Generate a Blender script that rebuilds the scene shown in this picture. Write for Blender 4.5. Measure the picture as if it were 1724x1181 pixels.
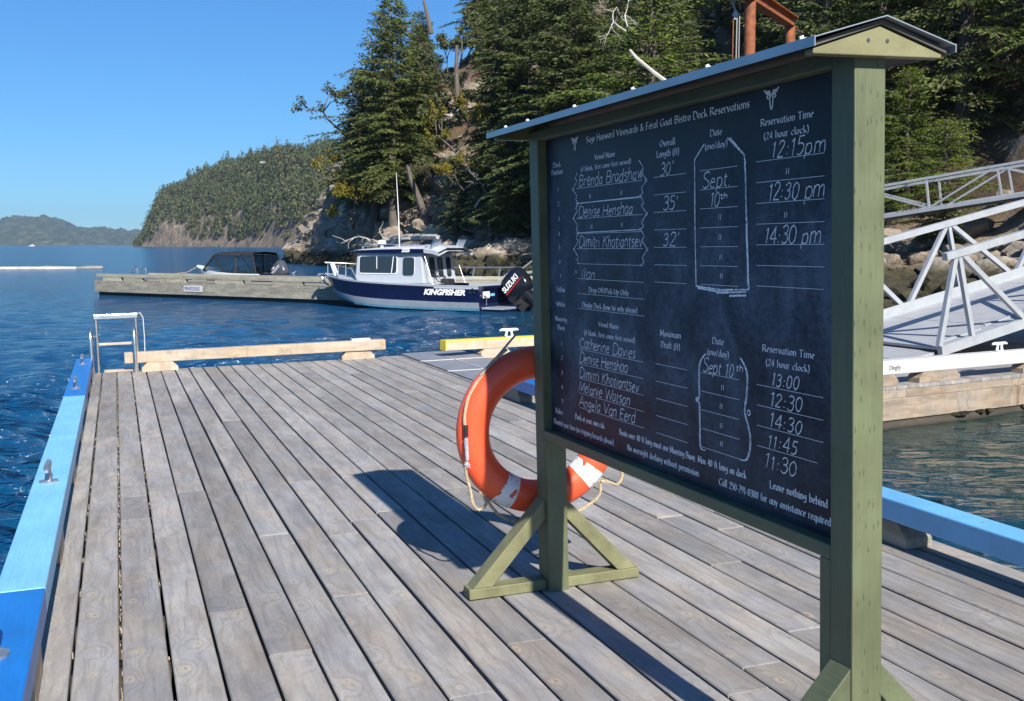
import bpy, bmesh, math, random
import numpy as np
from mathutils import Matrix, Vector, noise as mnoise
R = math.radians
# ------------------------------------------------------------------ camera, world, sun, exposure
scene = bpy.context.scene
for o in list(bpy.data.objects): bpy.data.objects.remove(o)
COL = scene.collection
FP, CX, CY, HZ = 1897.97, 862.0, 590.5, 412.5      # focal length and centre in photo pixels, horizon row
HC, HD = 2.05, 1.6                                 # eye height over the water, over our dock
PITCH = math.atan((CY - HZ) / FP)
cam_d = bpy.data.cameras.new('camera'); cam = bpy.data.objects.new('camera', cam_d); COL.objects.link(cam)
cam_d.sensor_width = 36; cam_d.lens = 36 * FP / 1724; cam_d.clip_start = .05; cam_d.clip_end = 30000
cam.location = (0, 0, HC); cam.rotation_euler = (R(90) - PITCH, 0, 0)
scene.camera = cam
SUN_EL = R(37); SUN_AZ = math.atan2(.345, -.939) - R(1.0)   # azimuth from +Y towards +X
world = bpy.data.worlds.new('World'); scene.world = world; world.use_nodes = True
wn = world.node_tree.nodes; wl = world.node_tree.links; wn.clear()
sky = wn.new('ShaderNodeTexSky'); sky.sky_type = 'NISHITA'; sky.sun_disc = False
sky.sun_elevation = SUN_EL; sky.sun_rotation = SUN_AZ; sky.altitude = 0
sky.air_density = .85; sky.dust_density = 0.0; sky.ozone_density = 4.0
bg = wn.new('ShaderNodeBackground'); bg.inputs[1].default_value = .066
wo = wn.new('ShaderNodeOutputWorld'); hs = wn.new('ShaderNodeHueSaturation'); hs.inputs['Saturation'].default_value = 1.28; gm = wn.new('ShaderNodeGamma'); gm.inputs[1].default_value = .70; wl.new(sky.outputs[0], gm.inputs[0]); wl.new(gm.outputs[0], hs.inputs['Color'])
tn = wn.new('ShaderNodeMix'); tn.data_type = 'RGBA'; tn.blend_type = 'MULTIPLY'; tn.inputs[0].default_value = 1; tn.inputs[7].default_value = (.80, 1.40, 1.95, 1); wl.new(hs.outputs[0], tn.inputs[6])
wl.new(tn.outputs[2], bg.inputs[0]); wl.new(bg.outputs[0], wo.inputs[0])
sd = bpy.data.lights.new('sun', 'SUN'); sun = bpy.data.objects.new('sun', sd); COL.objects.link(sun)
sd.energy = 5.0; sd.angle = R(.53); sd.color = (1, .95, .87)
sv = Vector((math.sin(SUN_AZ) * math.cos(SUN_EL), math.cos(SUN_AZ) * math.cos(SUN_EL), math.sin(SUN_EL)))
sun.rotation_euler = sv.to_track_quat('Z', 'Y').to_euler(); sun.location = (20, -40, 40)
scene.view_settings.view_transform = 'Standard'; scene.view_settings.look = 'None'
scene.view_settings.exposure = 0.8; scene.view_settings.gamma = 1
scene.render.engine = 'CYCLES'
scene.cycles.volume_bounces = 0
scene.cycles.max_bounces = 8
rnd = random.Random(7); nr = np.random.default_rng(7)

# ------------------------------------------------------------------ frames
M3 = Matrix(((-.331, -.943, -.025), (.944, -.331, -.005), (-.004, -.025, 1.0)))
# orthonormalise
_x = M3.col[0].normalized(); _z = (M3.col[2] - _x * M3.col[2].dot(_x)).normalized(); _y = _z.cross(_x)
DM = Matrix.Translation((0, 0, HC)) @ Matrix((_x, _y, _z)).transposed().to_4x4() @ Matrix.Translation((0, 0, -HD))
def D(x, y, z=0): return DM @ Vector((x, y, z))
def px_at(px, dist): return (px - CX) / FP * dist              # world x of a photo column at forward distance
def z_at(py, dist): return HC - (py - HZ) / FP * dist
SGN = .016
def yawmat(a): return Matrix.Rotation(a, 4, 'Z')

# ------------------------------------------------------------------ object helpers
def tag(o, label=None, cat=None, group=None, kind=None):
    if label: o['label'] = label
    if cat: o['category'] = cat
    if group: o['group'] = group
    if kind: o['kind'] = kind
    return o
def empty(name, mw, label=None, cat=None, group=None, kind=None):
    o = bpy.data.objects.new(name, None); COL.objects.link(o); o.empty_display_size = .2
    o.matrix_world = mw if isinstance(mw, Matrix) else Matrix.Translation(mw)
    return tag(o, label, cat, group, kind)
def link(name, me, parent=None, mw=None, label=None, cat=None, group=None, kind=None):
    o = bpy.data.objects.new(name, me); COL.objects.link(o)
    if parent: o.parent = parent
    if mw is not None:
        mw = mw if isinstance(mw, Matrix) else Matrix.Translation(mw)
        if parent: o.matrix_local = mw
        else: o.matrix_world = mw
    return tag(o, label, cat, group, kind)
class MB:
    def __init__(s): s.v = []; s.f = []; s.m = []
    def add(s, vs, fs, mi=0):
        n = len(s.v); s.v += [tuple(v) for v in vs]; s.f += [tuple(i + n for i in f) for f in fs]; s.m += [mi] * len(fs); return s
    def box(s, x0, x1, y0, y1, z0, z1, mi=0, mat=None):
        vs = [Vector((x, y, z)) for z in (z0, z1) for y in (y0, y1) for x in (x0, x1)]
        if mat: vs = [mat @ v for v in vs]
        return s.add(vs, [(0, 2, 3, 1), (4, 5, 7, 6), (0, 1, 5, 4), (2, 6, 7, 3), (0, 4, 6, 2), (1, 3, 7, 5)], mi)
    def beam(s, a, b, w, h, up=(0, 0, 1), mi=0):     # rectangular bar from a to b, w across, h along up
        a = Vector(a); b = Vector(b); d = (b - a).normalized(); u = Vector(up); sd_ = d.cross(u).normalized(); u = sd_.cross(d).normalized()
        vs = [p + sd_ * i * w / 2 + u * j * h / 2 for p in (a, b) for i, j in ((-1, -1), (1, -1), (1, 1), (-1, 1))]
        return s.add(vs, [(3, 2, 1, 0), (4, 5, 6, 7), (0, 1, 5, 4), (1, 2, 6, 5), (2, 3, 7, 6), (3, 0, 4, 7)], mi)
    def tube(s, pts, r, n=8, mi=0, closed=False):
        pts = [Vector(p) for p in pts]; N = len(pts); rr = r if isinstance(r, (list, tuple)) else [r] * N
        nrm = None; vs = []
        for i, p in enumerate(pts):
            if closed: t = pts[(i + 1) % N] - pts[i - 1]
            else: t = pts[min(i + 1, N - 1)] - pts[max(i - 1, 0)]
            t.normalize()
            if nrm is None:
                nrm = t.orthogonal().normalized()
            nrm = (nrm - t * nrm.dot(t)).normalized(); b = t.cross(nrm)
            for k in range(n):
                a = 2 * math.pi * k / n; vs.append(p + (nrm * math.cos(a) + b * math.sin(a)) * rr[i])
        fs = []
        for i in range(N if closed else N - 1):
            j = (i + 1) % N
            for k in range(n): fs.append((i * n + k, i * n + (k + 1) % n, j * n + (k + 1) % n, j * n + k))
        if not closed: fs += [tuple(range(n))[::-1], tuple((N - 1) * n + k for k in range(n))]
        return s.add(vs, fs, mi)
    def cyl(s, a, b, r, n=16, mi=0, r2=None): return s.tube([a, b], [r, r if r2 is None else r2], n, mi)
    def prism(s, poly, t, mi=0):   # poly: list of 3D points (planar), t: vector thickness
        t = Vector(t); n = len(poly); p = [Vector(q) for q in poly]
        return s.add(p + [q + t for q in p], [tuple(range(n))[::-1], tuple(range(n, 2 * n))] + [(i, (i + 1) % n, (i + 1) % n + n, i + n) for i in range(n)], mi)
    def mesh(s, name, mats, smooth=False):
        me = bpy.data.meshes.new(name); me.from_pydata(s.v, [], s.f)
        for m in (mats if isinstance(mats, (list, tuple)) else [mats]): me.materials.append(m)
        me.polygons.foreach_set('material_index', s.m)
        if smooth: me.polygons.foreach_set('use_smooth', [True] * len(s.f))
        bm = bmesh.new(); bm.from_mesh(me); bmesh.ops.recalc_face_normals(bm, faces=bm.faces); bm.to_mesh(me); bm.free()
        me.update(); return me
    def obj(s, name, mats, parent=None, mw=None, smooth=False, bevel=0, **k):
        o = link(name, s.mesh(name, mats, smooth), parent, mw, **k)
        if bevel: bev(o, bevel)
        if smooth: autos(o.data)
        return o
def autos(me, ang=40):
    bm = bmesh.new(); bm.from_mesh(me); lim = R(ang)
    for e in bm.edges:
        if len(e.link_faces) == 2 and e.calc_face_angle(0) > lim: e.smooth = False
    bm.to_mesh(me); bm.free()
def bev(o, w, seg=2):
    m = o.modifiers.new('bevel', 'BEVEL'); m.width = w; m.segments = seg; m.limit_method = 'ANGLE'; m.angle_limit = R(40)
def copytree(src, mw, label=None):
    c = src.copy(); COL.objects.link(c); c.matrix_world = mw
    if label: c['label'] = label
    def rec(a, b):
        for ch in list(a.children):
            d = ch.copy(); COL.objects.link(d); d.parent = b; rec(ch, d)
    rec(src, c); return c
def raw_mesh(name, V, F, mats, smooth=False):
    """V (n,3) array, F (m,k) array with constant k"""
    me = bpy.data.meshes.new(name); n = len(V); m, k = F.shape
    me.vertices.add(n); me.vertices.foreach_set('co', V.astype(np.float32).ravel())
    me.loops.add(m * k); me.loops.foreach_set('vertex_index', F.astype(np.int32).ravel())
    me.polygons.add(m); me.polygons.foreach_set('loop_start', np.arange(0, m * k, k, dtype=np.int32))
    if smooth: me.polygons.foreach_set('use_smooth', np.ones(m, dtype=bool))
    for x in (mats if isinstance(mats, (list, tuple)) else [mats]): me.materials.append(x)
    me.update(calc_edges=True); me.validate(); return me

# ------------------------------------------------------------------ materials
class NT:
    def __init__(s, name):
        s.m = bpy.data.materials.new(name); s.m.use_nodes = True; s.t = s.m.node_tree; s.n = s.t.nodes; s.l = s.t.links
        s.b = s.n['Principled BSDF']; s.out = s.n['Material Output']
    def new(s, ty, **k):
        n = s.n.new(ty)
        for a, v in k.items(): setattr(n, a, v)
        return n
    def set(s, node, i, v):
        if isinstance(v, bpy.types.NodeSocket): s.l.new(v, node.inputs[i])
        elif v is not None: node.inputs[i].default_value = v
    def coord(s, which='Object', scale=(1, 1, 1), loc=(0, 0, 0), rnd_off=0):
        tc = s.new('ShaderNodeTexCoord'); o = tc.outputs[which]
        if rnd_off:
            oi = s.new('ShaderNodeObjectInfo'); mu = s.new('ShaderNodeVectorMath', operation='MULTIPLY_ADD')
            cb = s.new('ShaderNodeCombineXYZ')
            for i in range(3): s.l.new(oi.outputs['Random'], cb.inputs[i])
            s.l.new(cb.outputs[0], mu.inputs[0]); mu.inputs[1].default_value = (rnd_off, rnd_off * .7, rnd_off * 1.3); s.l.new(o, mu.inputs[2]); o = mu.outputs[0]
        mp = s.new('ShaderNodeMapping'); s.l.new(o, mp.inputs[0]); mp.inputs['Scale'].default_value = scale; mp.inputs['Location'].default_value = loc
        return mp.outputs[0]
    def noise(s, vec, scale=5, detail=4, rough=.55, dist=0, out=0):
        n = s.new('ShaderNodeTexNoise'); s.set(n, 'Vector', vec); s.set(n, 'Scale', scale); s.set(n, 'Detail', detail); s.set(n, 'Roughness', rough); s.set(n, 'Distortion', dist)
        return n.outputs[out]
    def voro(s, vec, scale=5, feature='F1', out='Distance'):
        n = s.new('ShaderNodeTexVoronoi', feature=feature); s.set(n, 'Vector', vec); s.set(n, 'Scale', scale); return n.outputs[out]
    def ramp(s, fac, stops, interp='LINEAR'):
        n = s.new('ShaderNodeValToRGB'); s.set(n, 0, fac); cr = n.color_ramp; cr.interpolation = interp
        while len(cr.elements) < len(stops): cr.elements.new(.5)
        for e, (p, c) in zip(cr.elements, stops):
            e.position = p; e.color = (c, c, c, 1) if isinstance(c, (int, float)) else (*c, 1)
        return n.outputs[0]
    def mix(s, fac, a, b, mode='MIX'):
        n = s.new('ShaderNodeMix', data_type='RGBA', blend_type=mode)
        s.set(n, 0, fac)
        for i, v in ((6, a), (7, b)): s.set(n, i, (*v, 1) if isinstance(v, tuple) and len(v) == 3 else v)
        return n.outputs[2]
    def math(s, op, a, b=None, c=None):
        n = s.new('ShaderNodeMath', operation=op); s.set(n, 0, a); s.set(n, 1, b); s.set(n, 2, c); return n.outputs[0]
    def bump(s, h, strength=.3, dist=.01, normal=None):
        n = s.new('ShaderNodeBump'); s.set(n, 'Height', h); n.inputs['Strength'].default_value = strength; n.inputs['Distance'].default_value = dist
        if normal is not None: s.l.new(normal, n.inputs['Normal'])
        s.l.new(n.outputs[0], s.b.inputs['Normal']); return n.outputs[0]
    def sep(s, vec):
        n = s.new('ShaderNodeSeparateXYZ'); s.set(n, 0, vec); return n.outputs
    def fin(s, col=None, rough=None, metal=None, **k):
        if col is not None: s.set(s.b, 'Base Color', (*col, 1) if isinstance(col, tuple) and len(col) == 3 else col)
        if rough is not None: s.set(s.b, 'Roughness', rough)
        if metal is not None: s.set(s.b, 'Metallic', metal)
        for a, v in k.items(): s.set(s.b, a.replace('_', ' '), v)
        return s.m

def paint(name, col, rough=.45, var=.12, wear=None, scale=6, bump=.15, metal=0, grain=False):
    t = NT(name); c = t.coord(rnd_off=9)
    n = t.noise(c, scale, 5); dark = tuple(x * (1 - var) for x in col); lite = tuple(min(1, x * (1 + var)) for x in col)
    base = t.ramp(n, [(.3, dark), (.7, lite)])
    cg = t.coord(scale=(1.5, 22, 22) if grain == 'x' else (22, 22, 1.5) if grain == 'z' else (1, 1, 1), rnd_off=5)
    gr = t.noise(cg, 4 if grain else 40, 4)
    base = t.mix(.35 if grain else .12, base, t.ramp(gr, [(.3, .55), (.7, 1.0)]), 'MULTIPLY')
    if wear:
        w = t.ramp(t.noise(t.coord(rnd_off=3), 9, 8, .7), [(.62, 0.0), (.68, 1.0)])
        base = t.mix(w, base, wear)
    t.bump(gr, bump, .004); return t.fin(base, t.ramp(n, [(.3, rough * .85), (.7, min(1, rough * 1.2))]), metal)

def wood_mat(name, a, b, c, knot=(.42, .34, .25), scale=1.0, knots=True, streak=.5, axis='x', rough=.75, tint=.22):
    """board wood, grain along local x (or y / z), per-object tint, sparse knots with rings"""
    t = NT(name); s0 = {'x': (1, 1, 1), 'y': (1, 1, 1), 'z': (1, 1, 1)}[axis]
    P = t.coord(rnd_off=37)
    if axis != 'x':
        mp = t.new('ShaderNodeMapping'); t.l.new(P, mp.inputs[0])
        mp.inputs['Rotation'].default_value = (0, 0, R(90)) if axis == 'y' else (0, R(90), 0); P = mp.outputs[0]
    def sc(v):
        n = t.new('ShaderNodeVectorMath', operation='MULTIPLY'); t.set(n, 0, P); n.inputs[1].default_value = v; return n.outputs[0]
    # grain warped round the knots
    kv = t.new('ShaderNodeTexVoronoi', feature='F1', voronoi_dimensions='2D'); t.set(kv, 'Vector', sc((2.9, 5.2, 1))); kv.inputs['Scale'].default_value = 1.0 * scale
    kd = kv.outputs['Distance']; kr = t.sep(kv.outputs['Color'])[0]
    has = t.math('GREATER_THAN', kr, .42)
    infl = t.math('MULTIPLY', t.ramp(kd, [(0, 1.0), (.42, 0.0)], 'EASE'), has)
    w1 = t.noise(sc((.9, 5, 5)), 1.6 * scale, 2, .5)
    warp = t.math('MULTIPLY_ADD', w1, 2.4, t.math('MULTIPLY', infl, 1.1))
    yy = t.sep(sc((1, 1, 1)))[1]
    ph = t.math('ADD', t.math('MULTIPLY', yy, 26 * scale), t.math('MULTIPLY', warp, 3.2))
    rings = t.math('SINE', t.math('MULTIPLY', ph, 3.1))
    fine = t.noise(sc((3, 90, 90)), 3, 3, .6)
    broad = t.noise(sc((1.1, 6, 6)), 1.3, 5, .6)
    col = t.ramp(broad, [(.28, a), (.5, b), (.74, c)])
    col = t.mix(t.math('MULTIPLY', t.ramp(rings, [(.2, 0.0), (.95, 1.0)]), streak * .42), col, tuple(x * .62 for x in a))
    col = t.mix(streak * .7, col, t.ramp(fine, [(.3, .68), (.68, 1.0)]), 'MULTIPLY')
    if knots:
        def knotset(kd_, kr_, th, k1):
            d_ = t.math('ADD', kd_, t.math('MULTIPLY', t.math('SUBTRACT', t.noise(sc((8, 20, 20)), 3, 2), .5), (.07 * k1)))
            on = t.math('GREATER_THAN', kr_, th)
            halo = t.math('MULTIPLY', t.math('MULTIPLY', t.ramp(d_, [(0, .3), (.026 * k1, .35), (.038 * k1, 1.0), (.052 * k1, .7), (.11 * k1, 0.0)]), on), t.ramp(kr_, [(th, .35), (1, 1.0)]))
            core = t.math('MULTIPLY', t.ramp(d_, [(.026 * k1, 1.0), (.036 * k1, 0.0)]), on)
            return halo, core
        kv2 = t.new('ShaderNodeTexVoronoi', feature='F1', voronoi_dimensions='2D'); t.set(kv2, 'Vector', sc((6.5, 9.5, 1))); kv2.inputs['Scale'].default_value = scale
        for kd_, kr_, th, k1 in ((kd, kr, .60, 1.3), (kv2.outputs['Distance'], t.sep(kv2.outputs['Color'])[1], .90, 1.6)):
            halo, core = knotset(kd_, kr_, th, k1)
            col = t.mix(t.math('MULTIPLY', halo, .85), col, knot)
            col = t.mix(t.math('MULTIPLY', core, .6), col, tuple(x * .5 for x in knot))
        hue = t.noise(sc((1.6, 3.0, 1)), 1.5, 3, .6)
        col = t.mix(.55, col, t.ramp(hue, [(.32, (.84, .92, 1.08)), (.5, (1, 1, 1)), (.68, (1.12, 1.0, .86))]), 'MULTIPLY')
        cr = t.noise(sc((1.2, 34, 1)), 2.2, 4, .62)
        col = t.mix(t.math('MULTIPLY', t.ramp(cr, [(.60, 0.0), (.66, 1.0)]), .35), col, tuple(x * .4 for x in a))
        col = t.mix(.5, col, t.ramp(t.noise(sc((14, 40, 1)), 2.4, 3, .7), [(.3, .72), (.65, 1.06)]), 'MULTIPLY')
    st = t.ramp(t.noise(sc((2.2, 2.2, 2.2)), 2.1, 6, .65), [(.35, 0.0), (.62, 1.0)])
    col = t.mix(t.math('MULTIPLY', st, .22), col, tuple(x * .6 for x in a))
    oi = t.new('ShaderNodeObjectInfo')
    g = t.ramp(oi.outputs['Random'], [(0, 1 - tint), (.5, 1.0), (1, 1 + tint * .5)])
    col = t.mix(1.0, col, g, 'MULTIPLY')
    h = t.math('ADD', t.math('MULTIPLY', rings, .25), t.math('MULTIPLY', fine, 1.0))
    t.bump(h, .35, .0025); return t.fin(col, rough)

DECK = wood_mat('weathered_deck_wood', (.24, .222, .207), (.33, .31, .29), (.43, .41, .385), knot=(.50, .42, .31), scale=1.0, streak=.6)
UNDER = wood_mat('dark_wet_wood', (.03, .026, .02), (.05, .042, .03), (.075, .06, .042), knots=False)
RAW = wood_mat('pale_raw_timber', (.42, .33, .235), (.53, .43, .32), (.62, .52, .41), knot=(.38, .25, .15), streak=.5)
RAWY = wood_mat('pale_raw_timber_cross', (.42, .33, .235), (.53, .43, .32), (.62, .52, .41), knot=(.38, .25, .15), streak=.5, axis='y')
FASC = wood_mat('fascia_timber', (.30, .235, .17), (.40, .325, .25), (.49, .41, .325), knot=(.24, .15, .09), streak=.95, scale=.8)
OLD = wood_mat('old_grey_timber', (.16, .15, .12), (.25, .235, .19), (.36, .34, .28), knots=False, streak=.6, tint=.3)
MOSSY = wood_mat('mossy_rail_timber', (.25, .24, .18), (.36, .345, .265), (.46, .44, .36), knots=False, streak=.5)
GREEN = paint('olive_green_painted_wood', (.112, .128, .066), .5, .22, scale=4, bump=.35, grain='z')
def incise(m):
    t = NT.__new__(NT); t.m = m; t.t = m.node_tree; t.n = t.t.nodes; t.l = t.t.links; t.b = t.n['Principled BSDF']
    src = t.b.inputs['Base Color'].links[0].from_socket
    v = t.new('ShaderNodeTexVoronoi', feature='F1', voronoi_dimensions='3D'); t.set(v, 'Vector', t.coord(scale=(62, 62, 15))); v.inputs['Scale'].default_value = 1; v.inputs['Randomness'].default_value = .55
    on = t.math('GREATER_THAN', t.sep(v.outputs['Color'])[0], .62); d = t.math('MULTIPLY', t.ramp(v.outputs['Distance'], [(.10, 1.0), (.19, 0.0)]), on)
    t.l.new(t.mix(t.math('MULTIPLY', d, .6), src, (.035, .04, .02)), t.b.inputs['Base Color'])
incise(GREEN)
GREENX = paint('olive_green_painted_beam', (.105, .122, .064), .5, .22, scale=4, bump=.35, grain='x')
GREENF = paint('olive_green_worn_foot', (.16, .158, .078), .6, .28, scale=7, bump=.4)
LBLUE = paint('light_blue_rail_paint', (.20, .50, .80), .38, .09, wear=(.13, .38, .66), scale=3, bump=.2, grain='x')
BLUE = paint('bright_blue_rail_paint', (.010, .155, .50), .35, .12, wear=(.004, .085, .32), scale=3, bump=.2, grain='x')
RBLUE = paint('mid_blue_rail_paint', (.14, .40, .70), .4, .1, wear=(.30, .17, .09), scale=4, bump=.2)
YEL = paint('yellow_rail_paint', (.75, .55, .04), .5, .1)
WHITEP = paint('white_rail_paint', (.52, .52, .505), .5, .06, scale=5)
ALU = paint('aluminium_tube', (.72, .73, .74), .28, .05, metal=1, bump=.05)
GALV = paint('galvanised_metal', (.50, .51, .52), .42, .15, metal=.85, scale=30)
DARKM = paint('dark_cleat_metal', (.12, .125, .13), .4, .15, metal=.7, scale=30)
GANG = paint('gangway_aluminium', (.36, .38, .40), .5, .07, metal=.2, bump=.05)
RUST = paint('rusty_steel', (.24, .075, .028), .75, .45, scale=5, bump=.4)
RUBBER = paint('black_rubber', (.02, .02, .02), .6, .2)
WHITEG = paint('white_gelcoat', (.74, .75, .76), .25, .04)
NAVY = paint('navy_hull_paint', (.006, .010, .045), .14, .1, bump=.02)
SILV = paint('silver_grey_cabin_paint', (.40, .43, .47), .35, .04, bump=.02)
HULLG = paint('bare_hull_aluminium', (.38, .42, .47), .35, .08, metal=.4)
AFOUL = paint('blue_waterline_growth', (.07, .24, .36), .6, .35, scale=14)
CANV = paint('black_canvas', (.018, .018, .02), .65, .2, scale=9)
COWL = paint('glossy_black_cowling', (.008, .009, .013), .12, .1, bump=.02)
DCOWL = paint('charcoal_cowling', (.06, .065, .085), .2, .1, bump=.02)
RED = paint('red_decal', (.6, .02, .015), .4, .05)
WDEC = paint('white_lettering_vinyl', (.8, .8, .8), .4, .03)
CYAN = paint('light_blue_decal', (.15, .45, .65), .4, .1)
BLUET = paint('blue_sign_print', (.03, .04, .22), .5, .1)
GREYT = paint('grey_sign_print', (.16, .16, .17), .6, .1)
DEAD = paint('bleached_dead_wood', (.44, .41, .36), .85, .25, scale=3, bump=.5)
HOOD = paint('ring_orange_plastic', (.80, .098, .036), .35, .06, bump=.05, scale=3)
def tape_mat():
    t = NT('white_worn_reflective_tape'); w = t.ramp(t.noise(t.coord(), 26, 3, .5), [(.585, 0.0), (.605, 1.0)])
    return t.fin(t.mix(w, (.68, .70, .70), (.62, .075, .02)), .4)
TAPE = tape_mat()
def rope_mat(name, c, sc_=120):
    t = NT(name); n = t.noise(t.coord(), 60, 3)
    return t.fin(t.ramp(n, [(.3, tuple(x * .6 for x in c)), (.7, c)]), .85)
ROPE = rope_mat('tan_braided_rope', (.50, .40, .26)); ROPEG = rope_mat('grey_rope', (.33, .33, .31)); ROPEB = rope_mat('blue_white_rope', (.40, .45, .52)); BLTAPE = rope_mat('black_tape', (.02, .02, .025))
def board_mat():
    t = NT('chalkboard_with_smudges'); P = t.coord(); x, y, z = t.sep(P)
    n = t.noise(t.coord(scale=(1, 1, .75)), 3.2, 7, .66, .5); n2 = t.noise(t.coord(scale=(1.3, 1, 2.6)), 22, 5, .75)
    zz = t.math('MULTIPLY', t.math('SUBTRACT', z, .72), .78)
    mid = t.ramp(zz, [(0, .30), (.2, .65), (.42, 1.0), (.8, .85), (.93, .35), (1, .15)])
    f = t.math('ADD', t.math('MULTIPLY', n, .72), t.math('MULTIPLY', n2, .28))
    sm = t.math('MULTIPLY', t.ramp(f, [(.41, .0), (.50, .35), (.60, 1.0)]), mid)
    sc_ = t.ramp(t.noise(t.coord(scale=(3, 1, 1.2)), 60, 4, .8), [(.62, 0.0), (.74, .55)])
    col = t.mix(t.math('MULTIPLY', sm, .85), (.009, .012, .022), (.13, .165, .21))
    col = t.mix(t.math('MULTIPLY', sc_, mid), col, (.20, .23, .28))
    t.bump(n2, .08, .001)
    t.b.inputs['Specular IOR Level'].default_value = .22
    return t.fin(col, t.ramp(sm, [(0, .42), (1, .75)]))
BOARD = board_mat()
def chalk_mat():
    t = NT('white_chalk'); n = t.noise(t.coord(), 190, 2, .7)
    return t.fin(t.ramp(n, [(.34, .42), (.5, .95)]), .9)
CHALK = chalk_mat()
PRINT = paint('white_printed_lettering', (.93, .93, .94), .5, .03, bump=.02)
def roof_metal():
    t = NT('grey_metal_roofing'); n = t.noise(t.coord(), 7, 4)
    return t.fin(t.ramp(n, [(.3, (.33, .35, .37)), (.7, (.42, .44, .46))]), .35, .55)
ROOF = roof_metal()
def glass_mat(name, tint=(.03, .04, .05), rough=.04):
    t = NT(name); t.fin(tint, rough); t.b.inputs['Alpha'].default_value = 1; t.b.inputs['Specular IOR Level'].default_value = 1.0; t.b.inputs['IOR'].default_value = 1.6
    return t.m
WIN = glass_mat('dark_window_glass', (.02, .028, .035)); WIN.node_tree.nodes['Principled BSDF'].inputs['Specular IOR Level'].default_value = .5
def clear_mat():
    t = NT('clear_vinyl_window'); tr = t.new('ShaderNodeBsdfTransparent'); tr.inputs[0].default_value = (.36, .42, .48, 1); gl = t.new('ShaderNodeBsdfGlossy'); gl.inputs['Roughness'].default_value = .08
    mx = t.new('ShaderNodeMixShader'); mx.inputs[0].default_value = .14; t.l.new(tr.outputs[0], mx.inputs[1]); t.l.new(gl.outputs[0], mx.inputs[2]); t.l.new(mx.outputs[0], t.out.inputs[0]); return t.m
VINYL = clear_mat()
def mesh_mat():
    t = NT('grey_grating_mat'); P = t.coord()
    x, y, z = t.sep(P)
    n = t.noise(P, 40, 3); b = t.noise(P, 3, 4)
    # fine grid
    gx = t.math('FRACT', t.math('MULTIPLY', x, 28)); gy = t.math('FRACT', t.math('MULTIPLY', y, 28))
    g = t.math('MAXIMUM', t.math('GREATER_THAN', gx, .62), t.math('GREATER_THAN', gy, .62))
    col = t.mix(g, (.05, .055, .07), t.ramp(b, [(.3, (.24, .25, .28)), (.7, (.33, .34, .37))]))
    return t.fin(col, .55)
MATT = mesh_mat()
def tread_mat():
    t = NT('ribbed_gangway_tread'); P = t.coord(); x, y, z = t.sep(P)
    s = t.math('FRACT', t.math('MULTIPLY', x, 14)); r = t.ramp(s, [(.0, .0), (.15, 1.0), (.55, 1.0), (.7, 0.0)])
    n = t.noise(P, 5, 4)
    col = t.mix(t.math('MULTIPLY', r, .35), t.ramp(n, [(.3, (.35, .355, .37)), (.7, (.43, .435, .45))]), (.24, .245, .26))
    t.bump(r, .3, .004); return t.fin(col, .6, .2)
TREAD = tread_mat()

def rock_mat(name, terrain=False):
    t = NT(name); g = t.new('ShaderNodeNewGeometry'); pos = g.outputs['Position']
    def sc(v):
        n = t.new('ShaderNodeVectorMath', operation='MULTIPLY'); t.set(n, 0, pos); n.inputs[1].default_value = v; return n.outputs[0]
    n1 = t.noise(sc((1, 1, 1)), .55, 8, .65); n2 = t.noise(sc((1, 1, 2)), 3.5, 8, .7); n3 = t.noise(sc((1, 1, 1)), .12, 3)
    oi = t.new('ShaderNodeObjectInfo')
    col = t.ramp(n2, [(.3, (.15, .125, .10)), (.5, (.27, .225, .175)), (.72, (.43, .37, .29))])
    col = t.mix(t.ramp(n1, [(.45, 0.0), (.6, .7)]), col, (.33, .22, .12))
    if not terrain: col = t.mix(.65, col, t.ramp(oi.outputs['Random'], [(0, (.24, .20, .16)), (.4, (.42, .37, .29)), (.7, (.33, .31, .28)), (1, (.50, .44, .35))]))
    z = t.sep(pos)[2]
    if terrain:
        nz = t.sep(g.outputs['Normal'])[2]
        soil = t.ramp(n2, [(.3, (.055, .032, .020)), (.55, (.13, .075, .042)), (.75, (.22, .14, .08))])
        flat = t.ramp(t.math('ADD', nz, t.math('MULTIPLY', t.math('SUBTRACT', n1, .5), .7)), [(.50, 0.0), (.66, 1.0)])
        flat = t.math('MULTIPLY', flat, t.ramp(t.math('MULTIPLY', z, .1), [(.24, 0.0), (.36, 1.0)]))
        col = t.mix(flat, col, soil)
        moss = t.math('MULTIPLY', t.ramp(n1, [(.5, 0.0), (.62, 1.0)]), flat)
        col = t.mix(t.math('MULTIPLY', moss, .5), col, (.06, .075, .025))
    # intertidal weed: a real band on the rocks up to the high tide mark
    zz = t.math('ADD', z, t.math('MULTIPLY', t.math('SUBTRACT', n1, .5), 1.1))
    weed = t.ramp(t.math('MULTIPLY', zz, .5), [(.60, 1.0), (.84, 0.0)])
    wc = t.ramp(n2, [(.35, (.022, .020, .010)), (.6, (.062, .052, .022)), (.8, (.15, .125, .07))])
    col = t.mix(weed, col, wc)
    t.bump(t.math('ADD', t.math('MULTIPLY', n1, 1.5), n2), .9, .18); return t.fin(col, .88)
ROCK = rock_mat('shore_rock'); LAND = rock_mat('hillside_rock_and_soil', True)
def bark_mat():
    t = NT('fir_bark'); n = t.noise(t.coord(scale=(6, 6, 1)), 3, 5, .7)
    t.bump(n, .6, .03); return t.fin(t.ramp(n, [(.3, (.055, .045, .036)), (.7, (.17, .14, .115))]), .9)
BARK = bark_mat()
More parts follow.
